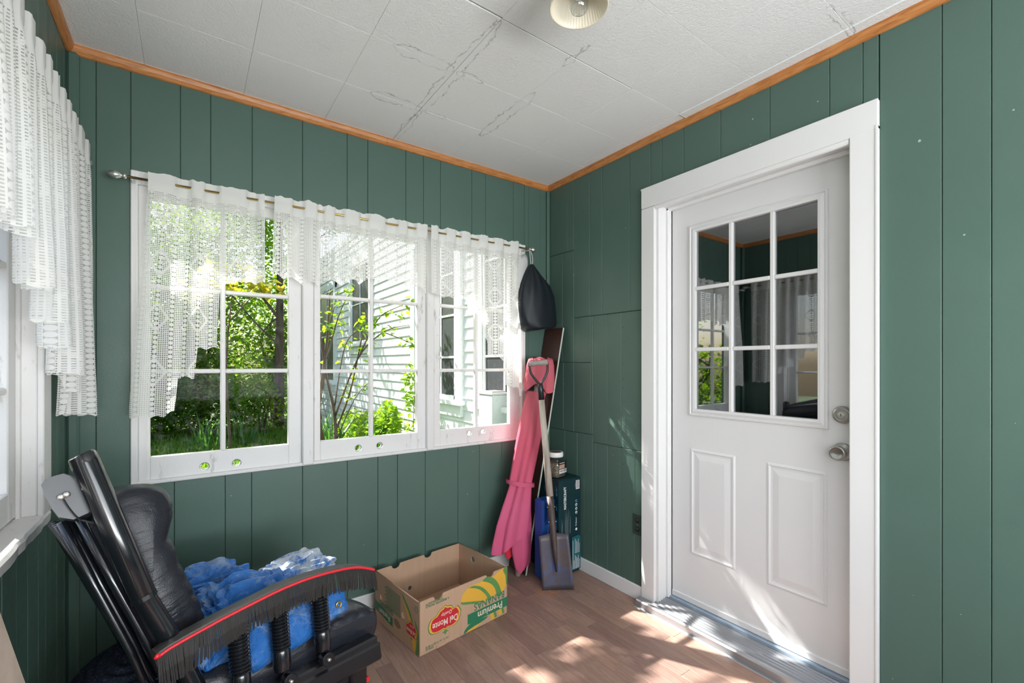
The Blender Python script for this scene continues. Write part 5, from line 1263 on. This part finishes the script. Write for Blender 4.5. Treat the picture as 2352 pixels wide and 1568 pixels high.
tips.append(branch([(.05, 0, .6), (.20, -.14, 1.2), (.34, -.26, 1.4)], .006)); tips.append(branch([(.05, 0, .5), (.18, -.14, .96), (.28, -.24, 1.06)], .005))
cnt = 0
for tp in tips:
    m_ = len(tp); k_ = int(30 if m_ > 12 else 12)
    for i in range(k_):
        if cnt >= 290: break
        f_ = .3+.7*rv.random(); p = tp[min(m_-1, int(f_*(m_-1)))]+Vector((rv.gauss(0, .035), rv.gauss(0, .035), rv.gauss(0, .035)))
        o = link('leaf', lm['leafY' if rv.random() < .12 and p.z < 1.5 else 'leafA'], vs_); o.location = p
        s_ = rv.uniform(.045, .085); o.scale = (s_, s_, s_); o.rotation_euler = (rv.uniform(-.7, .7), rv.uniform(-.7, .9), rv.uniform(0, 6.28)); cnt += 1

# grass, irises and low leafy plants along the house
def blades(n, rnd, fn, h_, w_, lean):
    mb = MB(); V = mb.v; F = mb.f
    for i in range(n):
        x_, y_ = fn(rnd); hh = h_*rnd.uniform(.5, 1.3); q = rnd.uniform(0, 6.28); L = Vector((math.cos(q), math.sin(q), 0)); sd = Vector((-L.y, L.x, 0))*w_*rnd.uniform(.7, 1.2)
        ln = lean*rnd.uniform(.2, 1.2)*hh; p = Vector((x_, y_, GZ-.01)); b = len(V)
        m1 = p+Vector((0, 0, hh*.55))+L*ln*.3; e_ = p+Vector((0, 0, hh*(1-.3*abs(lean))))+L*ln
        V += [tuple(p-sd), tuple(p+sd), tuple(m1+sd*.8), tuple(m1-sd*.8), tuple(e_)]; F += [(b, b+1, b+2, b+3), (b+3, b+2, b+4)]
    mb.m = [0]*len(F); return mb
gr = obj('grass', blades(22000, random.Random(31), lambda r: (r.uniform(-2.2, 1.84), 4.2+5.5*r.random()**1.1), .10, .006, .6), M['blade'], fix=False)
tag(gr, 'short lawn grass between the window and the shrubs', 'grass', kind='stuff')
IG = 'iris clumps in the yard'
for k, (x_, y_, n_, h_, lab) in enumerate(((.16, 7.3, 30, .42, 'sword-leaved iris clump on the lawn in the first sash, left of its muntin'), (.70, 7.6, 22, .40, 'sword-leaved iris clump near the straight trunk'), (1.30, 5.3, 60, .52, 'large iris clump at the foot of the flowering shrub'), (1.46, 4.35, 50, .50, 'iris clump below the clapboards in the middle sash'))):
    r = random.Random(40+k)
    t = empty('iris_clump', (x_, y_, GZ), lab, 'plant', IG)
    f = obj('sword_leaves', blades(n_, r, lambda q: (x_+q.gauss(0, .09), y_+q.gauss(0, .16)), h_*1.25, .014, .5), M['sword'], t, fix=False); f['kind'] = 'stuff'
plant('leafy_plant', 'plant', 'low bright leafy plants along the foot of the clapboard wall', (1.66, 5.6, GZ), [], [(0, 0, .30, .22, .8, .30), (.0, -.6, .36, .2, .5, .28), (.05, -.95, .44, .10, .3, .34)], 2600, .075, 'leafA', 51)
plant('leafy_plant', 'plant', 'weedy upright plant against the clapboards between middle sash and corner', (1.78, 4.15, GZ), [([(0, 0, 0), (0, 0, .6), (.02, 0, 1.1)], .006)], [(0, 0, .5, .12, .3, .45), (0, .1, .95, .07, .12, .25)], 320, .060, 'leafA', 52)
